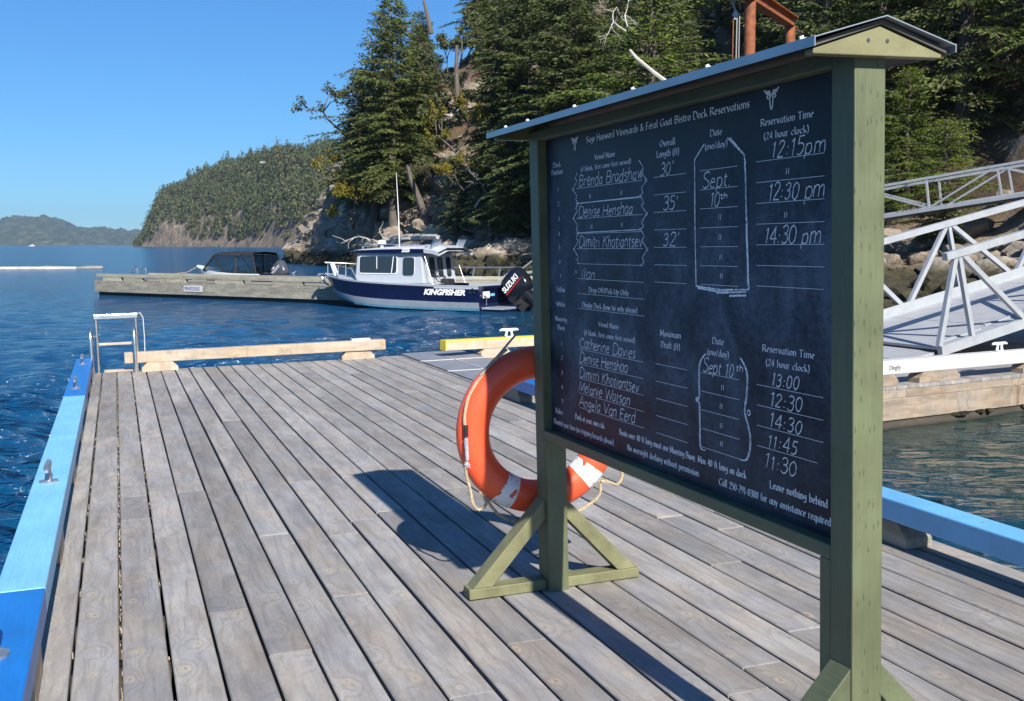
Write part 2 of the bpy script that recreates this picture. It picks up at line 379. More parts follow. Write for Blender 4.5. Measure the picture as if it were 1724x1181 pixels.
def leaf_mat(name, a, b, c, tr=.25):
    t = NT(name); g = t.new('ShaderNodeNewGeometry'); oi = t.new('ShaderNodeObjectInfo')
    n = t.noise(g.outputs['Position'], .9, 3, .6); n2 = t.noise(g.outputs['Position'], 6, 2)
    f = t.math('ADD', t.math('MULTIPLY', n, .6), t.math('MULTIPLY', n2, .4))
    col = t.ramp(f, [(.34, a), (.5, b), (.66, c)])
    col = t.mix(1.0, col, t.ramp(oi.outputs['Random'], [(0, (.78, .80, .8)), (.5, (1, 1, 1)), (1, (1.2, 1.12, .9))]), 'MULTIPLY')
    ts = t.new('ShaderNodeBsdfTranslucent'); t.set(ts, 0, col); mx = t.new('ShaderNodeMixShader'); mx.inputs[0].default_value = tr
    t.fin(col, .55); t.b.inputs['Specular IOR Level'].default_value = .3
    t.l.new(t.b.outputs[0], mx.inputs[1]); t.l.new(ts.outputs[0], mx.inputs[2]); t.l.new(mx.outputs[0], t.out.inputs[0]); return t.m
FIR = leaf_mat('fir_needles', (.045, .066, .020), (.10, .128, .036), (.17, .185, .062), .32)
FIRB = leaf_mat('bright_fir_needles', (.045, .075, .012), (.10, .145, .022), (.165, .20, .04))
FIRG = leaf_mat('grey_green_needles', (.06, .08, .036), (.115, .138, .062), (.19, .20, .10), .32)
YLEAF = leaf_mat('yellow_autumn_leaves', (.11, .12, .015), (.25, .22, .022), (.38, .25, .03), .3)
MADR = leaf_mat('madrona_leaves', (.05, .06, .02), (.10, .12, .05), (.19, .16, .08), .3)
FARF = leaf_mat('distant_forest', (.016, .028, .014), (.050, .066, .026), (.105, .10, .045), .1)
for _n in FARF.node_tree.nodes:
    if _n.type == 'TEX_NOISE': _n.inputs['Scale'].default_value *= .07; _n.inputs['Detail'].default_value = 6
HILL = leaf_mat('island_forest', (.022, .036, .016), (.042, .06, .026), (.19, .18, .11), 0)
for _n in HILL.node_tree.nodes:
    if _n.type == 'TEX_NOISE': _n.inputs['Scale'].default_value *= .03; _n.inputs['Detail'].default_value = 8

def water_mat():
    t = NT('sea_water'); g = t.new('ShaderNodeNewGeometry'); pos = g.outputs['Position']
    def sc(v):
        n = t.new('ShaderNodeVectorMath', operation='MULTIPLY'); t.set(n, 0, pos); n.inputs[1].default_value = v; return n.outputs[0]
    a = t.noise(sc((1.1, 2.3, 1)), 4.2, 3, .6, .3); b = t.noise(sc((.75, 2.0, 1)), 1.7, 3, .55, .4); c = t.noise(sc((1, 1.4, 1)), .06, 2, .5)
    h = t.math('ADD', t.math('MULTIPLY', a, .20), t.math('MULTIPLY', b, .85))
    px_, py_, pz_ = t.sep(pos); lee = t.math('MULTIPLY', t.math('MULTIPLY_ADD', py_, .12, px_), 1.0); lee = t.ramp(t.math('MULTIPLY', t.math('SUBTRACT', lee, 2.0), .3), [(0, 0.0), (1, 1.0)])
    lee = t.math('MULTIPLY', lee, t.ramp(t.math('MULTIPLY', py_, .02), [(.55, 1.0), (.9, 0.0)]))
    bn = t.new('ShaderNodeBump'); t.set(bn, 'Height', h); t.set(bn, 'Strength', t.math('MULTIPLY', t.ramp(c, [(.3, .85), (.7, 1.0)]), t.math('SUBTRACT', 1.0, t.math('MULTIPLY', lee, .72)))); bn.inputs['Distance'].default_value = 1.0
    t.l.new(bn.outputs[0], t.b.inputs['Normal'])
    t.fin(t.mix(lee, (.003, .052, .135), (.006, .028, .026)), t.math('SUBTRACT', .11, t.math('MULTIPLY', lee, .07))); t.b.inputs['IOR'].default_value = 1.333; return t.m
WATER = water_mat()

# ================================================================== numeric noise for terrain and sea
def _h(ix, iy, s):
    n = (ix * 374761393 + iy * 668265263 + s * 1274126177) & 0xffffffff
    n = ((n ^ (n >> 13)) * 1274126177) & 0xffffffff
    return ((n ^ (n >> 16)) & 0xffff) / 65535.0
def vnoise(x, y, s=0):
    x = np.asarray(x, float); y = np.asarray(y, float)
    ix = np.floor(x).astype(np.int64); iy = np.floor(y).astype(np.int64); fx = x - ix; fy = y - iy
    fx = fx * fx * (3 - 2 * fx); fy = fy * fy * (3 - 2 * fy)
    a = _h(ix, iy, s); b = _h(ix + 1, iy, s); c = _h(ix, iy + 1, s); d = _h(ix + 1, iy + 1, s)
    return (a + (b - a) * fx) * (1 - fy) + (c + (d - c) * fx) * fy
def fbm(x, y, o=4, s=0):
    r = 0; a = .5
    for i in range(o): r = r + a * (vnoise(x * 2 ** i, y * 2 ** i, s + i) - .5); a *= .5
    return r * 2

# ================================================================== sea
def build_sea():
    nrow, nc = 620, 620
    r = 1.2 * (9000 / 1.2) ** (np.linspace(0, 1, nrow)); r = np.concatenate([[.3], r])
    front = np.linspace(-34, 34, nc); side = np.concatenate([np.arange(36, 180, 6.), np.arange(-180, -35, 6.)])
    az = np.radians(np.concatenate([front, side])); n = len(az)
    rr, aa = np.meshgrid(r, az, indexing='ij'); X = rr * np.sin(aa); Y = rr * np.cos(aa)
    Z = np.zeros_like(X); g = np.random.default_rng(3)
    for k in range(60):
        L = .30 * (1.7 / .30) ** g.random(); th = R(255) + g.normal() * .48; kx, ky = math.cos(th) * 2 * math.pi / L, math.sin(th) * 2 * math.pi / L
        cell = rr * .0118; fade = np.clip(1.6 - cell * 3.2 / L, 0, 1)
        amp = .0088 * L ** 1.0 * (.6 + .8 * g.random())
        Z += amp * fade * np.sin(kx * X + ky * Y + g.random() * 6.28 + 1.5 * vnoise(X / 3, Y / 3, k))
    Z *= .75 + .5 * vnoise(X / 12, Y / 12, 77)
    Z *= 1 - .72 * np.clip((X + .12 * Y - 2.0) / 3, 0, 1) * np.clip((40 - Y) / 15, 0, 1)
    V = np.stack([X, Y, Z], -1).reshape(-1, 3)
    i = np.arange(nrow)[:, None]; j = np.arange(n)[None, :]
    F = np.stack([i * n + j, i * n + (j + 1) % n, (i + 1) * n + (j + 1) % n, (i + 1) * n + j], -1).reshape(-1, 4)
    F = F[:, ::-1]
    link('sea', raw_mesh('sea', V, F, WATER, True), kind='structure')
build_sea()

# ================================================================== near shore terrain
SH = np.array([(60, -60), (44, -20), (30, 5), (20, 19), (14.3, 26), (10.9, 33), (8.6, 42), (4.5, 58), (.3, 73), (-4, 81), (-10.5, 98), (-17.5, 113), (-23.4, 125),
               (-24.8, 131), (-22, 138), (-8, 146), (20, 165), (60, 240)], float)
def catmull(P, m=8):
    out = []
    for i in range(len(P) - 1):
        p0 = P[max(i - 1, 0)]; p1 = P[i]; p2 = P[i + 1]; p3 = P[min(i + 2, len(P) - 1)]
        for t in np.linspace(0, 1, m, endpoint=False):
            out.append(.5 * ((2 * p1) + (-p0 + p2) * t + (2 * p0 - 5 * p1 + 4 * p2 - p3) * t * t + (-p0 + 3 * p1 - 3 * p2 + p3) * t ** 3))
    out.append(P[-1]); return np.array(out)
SHC = catmull(SH)
def shore_d(x, y):
    """signed distance inland (positive on land)"""
    x = np.asarray(x, float); y = np.asarray(y, float); best = np.full(x.shape, 1e9); sgn = np.ones(x.shape)
    for a, b in zip(SHC[:-1], SHC[1:]):
        d = b - a; L2 = d @ d; t = np.clip(((x - a[0]) * d[0] + (y - a[1]) * d[1]) / L2, 0, 1)
        qx = x - (a[0] + t * d[0]); qy = y - (a[1] + t * d[1]); dd = np.hypot(qx, qy)
        s = np.where(d[0] * (y - a[1]) - d[1] * (x - a[0]) < 0, 1.0, -1.0)
        m = dd < best; best = np.where(m, dd, best); sgn = np.where(m, s, sgn)
    return best * sgn
def land_h(x, y, fine=True):
    d = shore_d(x, y) + fbm(np.asarray(x) / 6, np.asarray(y) / 6, 3, 5) * 1.6
    w = np.clip((np.asarray(y) - 48) / 45, 0, 1)
    steep = np.interp(d, [-8, -1, 0, 2, 5, 8, 13, 20, 32, 55, 120], [-6, -1, 0, 1.2, 2.7, 5.2, 13, 23, 34, 44, 55])
    gentle = np.interp(d, [-8, -1, 0, 2.5, 5, 9, 15, 22, 40, 70, 120], [-6, -1, 0, 1.3, 2.2, 4.4, 9.5, 15, 27, 38, 50])
    h = steep * w + gentle * (1 - w)
    w2 = np.clip((np.asarray(y) - 96) / 12, 0, 1); tip = np.interp(d, [-8, -1, 0, 1.5, 3.5, 6, 9, 14, 20, 32, 55, 120], [-6, -1, 0, 2.0, 6.5, 11, 15.5, 20, 25, 34, 44, 55]); h = h * (1 - w2) + tip * w2
    k = np.clip(d / 5, 0, 1)
    h = h + k * (fbm(np.asarray(x) / 9, np.asarray(y) / 9, 4, 11) * 2.6 + (np.abs(fbm(np.asarray(x) / 3.4, np.asarray(y) / 3.4, 4, 21)) - .2) * 2.0 * (.35 + w))
    return h
def build_land():
    xs = np.arange(-34, 70, .62); ys = np.concatenate([np.arange(-30, 12, 2.5), np.arange(12, 150, .62), np.arange(150, 215, 3)])
    X, Y = np.meshgrid(xs, ys, indexing='ij'); Z = land_h(X, Y)
    V = np.stack([X + fbm(Z / 2.1, Y / 3, 3, 31) * 1.3 * np.clip(Z / 4, 0, 1), Y + fbm(X / 3, Z / 2.1, 3, 41) * 1.3 * np.clip(Z / 4, 0, 1), Z], -1).reshape(-1, 3)
    nx, ny = X.shape; i, j = np.meshgrid(np.arange(nx - 1), np.arange(ny - 1), indexing='ij')
    F = np.stack([i * ny + j, (i + 1) * ny + j, (i + 1) * ny + j + 1, i * ny + j + 1], -1).reshape(-1, 4)
    keep = (Z.reshape(-1)[F] > -3.5).any(1); F = F[keep]
    return link('hillside', raw_mesh('hillside', V, F, LAND, True), kind='structure')
hill = build_land()

# boulders: children of the hillside
def rock_mesh(k):  # faceted boulder
    g = random.Random(100 + k); bm = bmesh.new()
    for _ in range(20):
        v = Vector((g.gauss(0, 1), g.gauss(0, 1), g.gauss(0, 1))).normalized() * g.uniform(.8, 1.05); v.x *= 1.15; v.z *= .72; bm.verts.new(v)
    r_ = bmesh.ops.convex_hull(bm, input=bm.verts); bmesh.ops.delete(bm, geom=[v for v in bm.verts if not v.link_faces], context='VERTS')
    bmesh.ops.recalc_face_normals(bm, faces=bm.faces)
    me = bpy.data.meshes.new('boulder'); bm.to_mesh(me); bm.free(); me.materials.append(ROCK); return me
rocks = [rock_mesh(k) for k in range(10)]
def boulders():
    n = 0; small = MB(); g = random.Random(11)
    arc = np.concatenate([[0], np.cumsum(np.hypot(*np.diff(SHC, axis=0).T))])
    cand = []
    for _ in range(5200):
        s = g.uniform(arc[24], arc[-30]); x0 = np.interp(s, arc, SHC[:, 0]); y0 = np.interp(s, arc, SHC[:, 1])
        x1 = np.interp(s + .5, arc, SHC[:, 0]); y1 = np.interp(s + .5, arc, SHC[:, 1]); nx, ny = (y1 - y0), -(x1 - x0); L = math.hypot(nx, ny); nx /= L; ny /= L
        d = abs(g.gauss(0, 1)) * 3.3 - .6; x = x0 + nx * d; y = y0 + ny * d
        if d > 9.5: continue
        px = CX + FP * x / max(y, 1)
        if y < 18 or px > 1900: continue
        r = g.uniform(.18, .5) * (1.9 if g.random() < .22 else 1) * (.42 + y / 85)
        cand.append((r / y, x, y, r, d))
    cand.sort(reverse=True); zz = land_h(np.array([c[1] for c in cand]), np.array([c[2] for c in cand]))
    for i, (k, x, y, r, d) in enumerate(cand):
        z = float(zz[i]) + r * .15
        mw = Matrix.Translation((x, y, z)) @ Matrix.Rotation(g.uniform(0, 6.3), 4, 'Z') @ Matrix.Rotation(g.uniform(-.5, .5), 4, 'X') @ Matrix.Diagonal((r * g.uniform(.8, 1.4), r, r * g.uniform(.75, 1.15), 1))
        if i < 300: link('boulder', rocks[i % 10], hill, mw)
        else:
            me = rocks[i % 10]; small.add([mw @ v.co for v in me.vertices], [tuple(p.vertices) for p in me.polygons])
    me = bpy.data.meshes.new('rubble'); me.from_pydata(small.v, [], small.f); me.materials.append(ROCK); link('rubble', me, hill, kind='stuff')
boulders()

# ================================================================== trees
def orient_cards(C, Dr, L, W, tilt, g):
    """kite shaped leaf-cluster cards. C centre-start (n,3), Dr unit direction (n,3)"""
    n = len(C); up = np.tile([0, 0, 1.], (n, 1)) + g.normal(0, tilt, (n, 3)); s = np.cross(Dr, up); s /= np.linalg.norm(s, axis=1)[:, None] + 1e-9
    a = C; b = C + Dr * L[:, None] * .45 + s * W[:, None] * .5; c = C + Dr * L[:, None]; d = C + Dr * L[:, None] * .45 - s * W[:, None] * .5
    V = np.stack([a, b, c, d], 1).reshape(-1, 3); F = np.arange(4 * n).reshape(n, 4); return V, F
def fir_meshes(seed, H=16, spread=3.0, lw=.27, cardw=.085, dens=2.7, bare=.24, whorl=.38, mat=None, ragged=.35, lean=0):
    g = np.random.default_rng(seed); Cs = []; Ds = []; limbs = MB(); Ls = []
    z = H * bare
    while z < H * .985:
        t = (z - H * bare) / (H * (1 - bare)); rad = spread * ((1 - t) ** .75 * .93 + .07) * min(1, .45 + t * 4)
        nb = max(3, int(round((4.6 + 2 * (1 - t)) * 1)))
        a0 = g.random() * 6.28
        for b in range(nb):
            az = a0 + 6.283 * b / nb + g.normal() * .3; Lb = rad * (1 + g.normal() * ragged * .6)
            if g.random() < .12 * ragged / .35: Lb *= .4
            if Lb < .15: continue
            rise = .55 * t + .10 + g.normal() * .1; droop = (.42 - .3 * t)
            m = max(3, int(Lb / .30)); s = np.linspace(0, 1, m + 1)
            bx = s * Lb; bz = z + bx * rise - droop * bx * s * 1.1 + (lambda q: q)(0)
            P = np.stack([np.cos(az) * bx, np.sin(az) * bx, bz], 1)
            if Lb > .6: limbs.tube([tuple(p) for p in P[::max(1, m // 3)]], [max(.012, .035 * Lb / 3 * (1 - q)) + .006 for q in np.linspace(0, 1, len(P[::max(1, m // 3)]))], 4)
            # side twigs
            ntw = max(2, int(Lb / .17 * dens))
            for k in range(ntw):
                q = .12 + .88 * (k + g.random()) / ntw; i = min(int(q * m), m - 1); f = q * m - i; p = P[i] * (1 - f) + P[i + 1] * f
                side = 1 if k % 2 else -1; ta = az + side * (.75 + g.normal() * .22) * (1 - .35 * q)
                tl = (.30 + .26 * Lb * (1 - q)) * (.7 + .6 * g.random()); tl = min(tl, 1.3)
                nc = max(2, int(tl / .13)); u = (np.arange(nc) + g.random(nc)) / nc
                zt = -.28 * tl * u ** 1.5
                cp = p + np.stack([np.cos(ta) * tl * u, np.sin(ta) * tl * u, zt + g.normal(0, .02, nc)], 1)
                ca = ta + g.normal(0, .65, nc); cd = np.stack([np.cos(ca), np.sin(ca), -.42 + g.normal(0, .38, nc)], 1); cd /= np.linalg.norm(cd, axis=1)[:, None]
                Cs.append(cp); Ds.append(cd); Ls.append(np.full(nc, lw))
        z += whorl * (1 - .45 * t) * (.8 + .4 * g.random())
    # leader
    n = 14; zt = H * .93 + np.linspace(0, 1, n) * H * .07; aa = g.random(n) * 6.28; Cs.append(np.stack([0 * zt, 0 * zt, zt], 1)); dd = np.stack([np.cos(aa) * .5, np.sin(aa) * .5, .8 + 0 * aa], 1); Ds.append(dd / np.linalg.norm(dd, axis=1)[:, None]); Ls.append(np.full(n, lw * .8))
    C = np.concatenate(Cs); Dd = np.concatenate(Ds); L = np.concatenate(Ls) * (.6 + .8 * g.random(len(C))); W = cardw * (.7 + .7 * g.random(len(C)))
    V, F = orient_cards(C, Dd, L, W, 1.1, g)
    V[:, 0] += lean * V[:, 2]
    crown = raw_mesh('crown', V, F, mat or FIR)
    tr = MB(); zs = np.linspace(-1.5, H * .97, 9)
    tr.tube([(lean * q + .05 * math.sin(q * .7 + seed), .05 * math.cos(q * .9), q) for q in zs], [max(.02, .022 * H * (1 - max(q, 0) / H) ** .8) for q in zs], 8)
    trunk = tr.mesh('trunk', BARK, True)
    lv = np.array(limbs.v) if limbs.v else np.zeros((0, 3))
    if len(lv): lv[:, 0] += lean * lv[:, 2]; limbs.v = [tuple(q) for q in lv]
    return trunk, crown, limbs.mesh('limbs', BARK), H
def broad_meshes(seed, H=6, spread=2.4, mat=None, n=2600, lw=.22, cw=.14, open_=.5):
    g = np.random.default_rng(seed); tb = MB(); ends = []
    def grow(p, d, L, r, dep):
        m = 4; pts = [p.copy()]
        for i in range(m): d = d + g.normal(0, .18, 3); d /= np.linalg.norm(d); p = p + d * L / m; pts.append(p.copy())
        tb.tube([tuple(q) for q in pts], [r * (1 - .5 * i / m) for i in range(m + 1)], 5)
        if dep <= 1: ends.extend(pts[1:])
        if dep > 0:
            for _ in range(3 if dep > 1 else 3):
                dd = d + g.normal(0, .6, 3); dd[2] = abs(dd[2]) * .6 + .12; dd /= np.linalg.norm(dd); grow(p, dd, L * .62, r * .5, dep - 1)
    for _ in range(3):
        d0 = np.array([g.normal() * .45 * spread / 2.4, g.normal() * .45 * spread / 2.4, 1.]); d0 /= np.linalg.norm(d0); grow(np.array([0, 0, -.4]), d0, H * .45, .02 * H, 3)
    E_ = np.array(ends); idx = g.integers(0, len(E_), n); C = E_[idx] + g.normal(0, .24 * open_ * H / 6, (n, 3))
    Dd = g.normal(0, 1, (n, 3)); Dd[:, 2] -= .3; Dd /= np.linalg.norm(Dd, axis=1)[:, None]
    V, F = orient_cards(C, Dd, lw * (.6 + .8 * g.random(n)), cw * (.6 + .8 * g.random(n)), 1., g)
    return tb.mesh('branches', BARK, True), raw_mesh('crown', V, F, mat or MADR), None, H

def ground_z(x, y): return float(land_h(np.array([x]), np.array([y]))[0])
def put_tree(parts, x, y, z, H, rot, name, label, cat='tree', group=None, wide=1.0, mats=None):
    trunk, crown, limbs, H0 = parts; s = H / H0
    e = empty(name, Matrix.Translation((x, y, z)) @ Matrix.Rotation(rot, 4, 'Z') @ Matrix.Diagonal((s * wide, s * wide, s, 1)), label, cat, group)
    link('trunk' if limbs else 'branches', trunk, e); c = link('crown', crown, e)
    if limbs: link('limbs', limbs, e)
    return e
firs = [fir_meshes(1, 17, 3.3), fir_meshes(2, 17, 2.9, ragged=.5), fir_meshes(3, 15, 3.4, ragged=.6, dens=.9), fir_meshes(4, 14, 2.8, mat=FIRG), fir_meshes(5, 18, 3.0, mat=FIRG, ragged=.45)]
nfirs = [fir_meshes(11, 12, 3.0, lw=.165, cardw=.055, dens=3.3, whorl=.32, bare=.08, mat=FIRB, ragged=.5), fir_meshes(12, 11, 2.8, lw=.165, cardw=.055, dens=3.3, whorl=.32, bare=.08, mat=FIR, ragged=.5)]
bushes = [broad_meshes(21, 6, 2.6, YLEAF, 3000), broad_meshes(22, 6, 3, MADR, 2600), broad_meshes(23, 5, 2.6, FIRG, 3600)]

# sky boundary traced for the forest edge: photo column -> highest photo row a tree top may reach
SKYX = [560, 590, 600, 612, 640, 655, 664, 680, 705, 722, 745, 760, 800]; SKYY = [330, 250, 110, 75, 62, 30, 2, 40, 22, 45, 10, -60, -900]
def skyrow(px): return np.interp(px, SKYX, SKYY)
placed = []
def tree_at(parts, px, ptop, dist, name, label, group=None, rot=0, wide=1.0, sink=.6):
    x = px_at(px, dist); z = ground_z(x, dist) - sink; H = z_at(ptop, dist) - z; placed.append((x, dist))
    return put_tree(parts, x, dist, z, max(H, 2), rot, name, label, 'tree', group, wide)
tree_at(firs[0], 664, 2, 101, 'fir_tree', 'tallest fir with a pointed top standing against the blue sky', rot=.4, wide=1.05)
tree_at(firs[2], 632, 66, 106, 'fir_tree', 'ragged flat branched fir leaning out at the cliff edge left of the tallest fir', rot=1.4, wide=1.15)
tree_at(firs[1], 708, 26, 104, 'fir_tree', 'slim fir with its top just right of the tallest fir', rot=2.2, wide=.85)
tree_at(firs[0], 622, 118, 109, 'fir_tree', 'short flat boughed fir at the left edge of the wood, below the ragged one', rot=2.5, wide=1.25)
tree_at(firs[3], 612, 178, 112, 'fir_tree', 'lowest fir clinging to the rocky cliff edge over the bay', rot=3, wide=1.1)
tree_at(firs[4], 640, 150, 111, 'fir_tree', 'dark fir in front of the cliff edge, below the tallest fir', rot=5, wide=1.2)
tree_at(firs[2], 690, 128, 106, 'fir_tree', 'bushy fir on the slope above the silver boat cabin', rot=2.7, wide=1.25)
tree_at(firs[0], 716, 150, 103, 'fir_tree', 'fir beside the bare tan cliff patch with yellow shrubs', rot=1, wide=.6)
tree_at(firs[1], 838, -10, 88, 'fir_tree', 'tall fir right of the bare tan cliff patch', rot=2, wide=1.05)
tree_at(firs[0], 892, -40, 84, 'fir_tree', 'large fir rising behind the far end of the sign roof', rot=3.3, wide=1.25)
tree_at(firs[4], 856, 80, 85, 'fir_tree', 'grey green fir above the black outboard engine', rot=4.3, wide=1.2)
tree_at(firs[3], 828, 215, 86, 'fir_tree', 'short fir on the boulders just left of the sign', rot=.3, wide=1.2)
tree_at(nfirs[0], 1585, 205, 40, 'fir_tree', 'low bright green fir just above the upper gangway railing', rot=.3, wide=1.6)
tree_at(nfirs[0], 1520, 120, 47, 'fir_tree', 'bright fir partly behind the near post of the sign', rot=1.3, wide=1.25)
tree_at(nfirs[0], 1500, -60, 52, 'fir_tree', 'bright green fir above the sign roof peak', rot=2.3, wide=1.3)
tree_at(nfirs[1], 1640, -110, 55, 'fir_tree', 'dark fir right of the sign roof peak', rot=3.3, wide=1.2)
tree_at(nfirs[0], 1090, -70, 63, 'fir_tree', 'green fir left of the rusty frame above the sign', rot=3.9, wide=1.35)
tree_at(nfirs[1], 1380, -90, 58, 'fir_tree', 'green fir just right of the rusty frame', rot=4.9, wide=1.3)
tree_at(firs[0], 960, -60, 75, 'fir_tree', 'wide fir over the middle of the sign roof', rot=5.5, wide=1.3)
def zone_label(px):
    for lim, tx in ((745, 'fir packed into the stand left of the bare tan gully'), (900, 'fir packed between the tan gully and the far end of the sign roof'), (1060, 'fir in the dark wood above the left half of the sign roof'),
                    (1240, 'fir in the dark wood above the sign roof, left of the rusty frame'), (1490, 'fir in the dark wood between the rusty frame and the roof peak'), (1724, 'fir in the shaded wood right of the sign above the gangways')):
        if px < lim: return tx
    return 'fir of the shaded wood beyond the right edge of the view'
def scatter():
    g = random.Random(5); k = 0; tries = 0
    while k < 170 and tries < 9000:
        tries += 1; y = g.uniform(22, 150); x = g.uniform(-26, 62); px = CX + FP * x / y
        if px < 590 or px > 2150: continue
        d = float(shore_d(np.array([x]), np.array([y]))[0])
        if d < (8.5 if y < 60 else 9.0) or d > 62: continue
        if px > 1450 and y < 46 and d < 12: continue
        if any((x - a) ** 2 + (y - b) ** 2 < (2.9 if y < 60 else 3.3) ** 2 for a, b in placed): continue
        z = ground_z(x, y) - .6; H = g.uniform(9, 17); top = HZ - (z + H - HC) / y * FP
        if 738 < px < 802 and d < 34: continue
        if px < 625 and d < 14: continue
        lim = max(skyrow(px - 18), skyrow(px), skyrow(px + 18))
        if top < lim + 8: 
            H = (HZ - lim - 14) / FP * y + HC - z
            if H < 4.5: continue
        placed.append((x, y)); k += 1
        p = nfirs[0 if (x + y) % 3 < 1.2 else 1] if y < 64 else firs[g.randrange(5)]
        put_tree(p, x, y, z, H, g.uniform(0, 6.3), 'fir_tree', zone_label(px), 'tree', 'firs crowding the wooded slope', g.uniform(.95, 1.35))
scatter()
def bush_at(p, px, py, dist, H, label, rot=0, name='leafy_shrub', cat='shrub', wide=1.):
    x = px_at(px, dist); put_tree(p, x, dist, z_at(py, dist), H, rot, name, label, cat, None, wide)
bush_at(bushes[0], 596, 378, 105, 6.5, 'yellow leaved shrub at the foot of the cliff left of the mast', wide=.9)
bush_at(bushes[0], 594, 318, 108, 5.0, 'orange yellow shrub higher on the cliff over the left one', 2)
bush_at(bushes[0], 768, 252, 86, 5, 'yellow leaved shrub in the gully of the tan cliff', 1, wide=.8)
bush_at(bushes[0], 782, 318, 84, 3, 'small yellow shrub under the other one in the gully', 4)
bush_at(bushes[2], 645, 372, 108, 5.5, 'olive shrub behind the mast at the cliff foot', 3)
bush_at(bushes[2], 824, 395, 80, 2.4, 'bright green low shrub among the boulders behind the boat', 3, wide=1.3)
bush_at(bushes[1], 586, 225, 111, 6.6, 'sparse madrona leaning out from the cliff edge into the sky', 0, 'madrona_tree', 'tree', 1.2)
bush_at(bushes[2], 752, 140, 99, 4.5, 'olive shrub at the top of the tan gully', 1)
bush_at(bushes[2], 776, 110, 97, 5, 'larger olive shrub beside the one at the top of the gully', 2)
bush_at(bushes[2], 748, 225, 93, 4, 'olive shrub half way down the left side of the gully', 4, wide=.8)
bush_at(bushes[2], 790, 205, 91, 4.5, 'olive shrub half way down the right side of the gully', 5, wide=.8)
bush_at(bushes[1], 752, 320, 88, 4, 'sparse brown green shrub at the foot of the gully', 5)
tree_at(firs[3], 770, 262, 89, 'fir_tree', 'young fir at the foot of the tan gully', rot=1.2, wide=1.1)
tree_at(firs[1], 738, 95, 104, 'fir_tree', 'narrow fir just left of the brown dead trunk', rot=4.2, wide=.75)
tree_at(firs[4], 672, 210, 103, 'fir_tree', 'grey green fir above the boat mast', rot=.9, wide=1.2)
tree_at(firs[0], 862, 190, 80, 'fir_tree', 'lower fir close left of the far end of the sign roof', rot=.9, wide=1.15)
# snags, driftwood
def snag(pts, r, label, name='dead_tree', cat='dead tree', mat=None):
    g = random.Random(len(pts) + int(pts[0][0] * 10)); P = [Vector(p) for p in pts]; m = MB(); n = len(P)
    m.tube(P, [r * (1 - .5 * i / (n - 1)) for i in range(n)], 7); o = m.obj(name, mat or DEAD, smooth=True, label=label, cat=cat); return o
def P3(px, py, d): return (px_at(px, d), d, z_at(py, d))
snag([P3(729, 66, 103), P3(725, 48, 103), P3(721, 30, 103), P3(717, 13, 103)], .24, 'broken grey snag leaning against the sky right of the tallest fir', mat=BARK)
snag([P3(772, 170, 86), P3(770, 130, 86), P3(771, 85, 86)], .22, 'dead brown trunk standing in front of the tan cliff', mat=BARK)
snag([P3(722, 378, 97), P3(706, 335, 97), P3(694, 305, 97), P3(688, 280, 97)], .34, 'leaning brown trunk rising from the boulders behind the boat', 'leaning_tree_trunk', 'tree trunk', BARK)
snag([P3(1118, 145, 44), P3(1095, 128, 44), P3(1066, 104, 44), P3(1056, 92, 44)], .10, 'pale broken snag above the middle of the sign roof')
def bleached(pts, label, seed, depth=3, r=.07, name='bare_branch', cat='branch'):
    g = random.Random(seed); m = MB()
    def br(p, d, L, r, k):
        P = [p]
        for i in range(5):
            d = (d + Vector((g.gauss(0, .3), g.gauss(0, .3), g.gauss(0, .3)))).normalized(); P.append(P[-1] + d * L / 5)
        m.tube(P, [r * (1 - .13 * i) for i in range(6)], 5)
        if k:
            for i in (2, 3, 4, 5):
                br(P[i], (d + Vector((g.gauss(0, .8), g.gauss(0, .8), g.gauss(0, .8)))).normalized(), L * .5, r * .5, k - 1)
    a, b = Vector(pts[0]), Vector(pts[1]); br(a, (b - a).normalized(), (b - a).length, r, depth)
    m.obj(name, DEAD, smooth=True, label=label, cat=cat)
bleached((P3(1050, 62, 46), P3(1000, 5, 46)), 'bleached bare branches above the sign roof', 3, r=.035)
bleached((P3(1052, 55, 46), P3(1040, 5, 46)), 'upright bleached branch beside the bare branches above the sign', 4, 2, r=.035)
bleached((P3(782, 178, 92), P3(776, 215, 92)), 'small white dead branch hanging near the cliff gully', 5, 1, .05)
bleached((P3(850, 345, 80), P3(790, 366, 82)), 'tangle of grey fallen branches on the dark bank', 8, 3, .09, 'fallen_branches', 'branches')
bleached((P3(800, 350, 83), P3(860, 322, 81)), 'grey brushwood pile above the boulders left of the sign', 9, 3, .08, 'fallen_branches', 'branches')
snag([P3(655, 408, 95), P3(690, 400, 92), P3(738, 399, 88)], .42, 'silvery driftwood log lying on the rocks behind the boat roof', 'driftwood_log', 'log')
bleached((P3(690, 402, 91), P3(640, 396, 95)), 'white driftwood roots beside the silvery log', 12, 2, .12, 'driftwood_roots', 'driftwood')

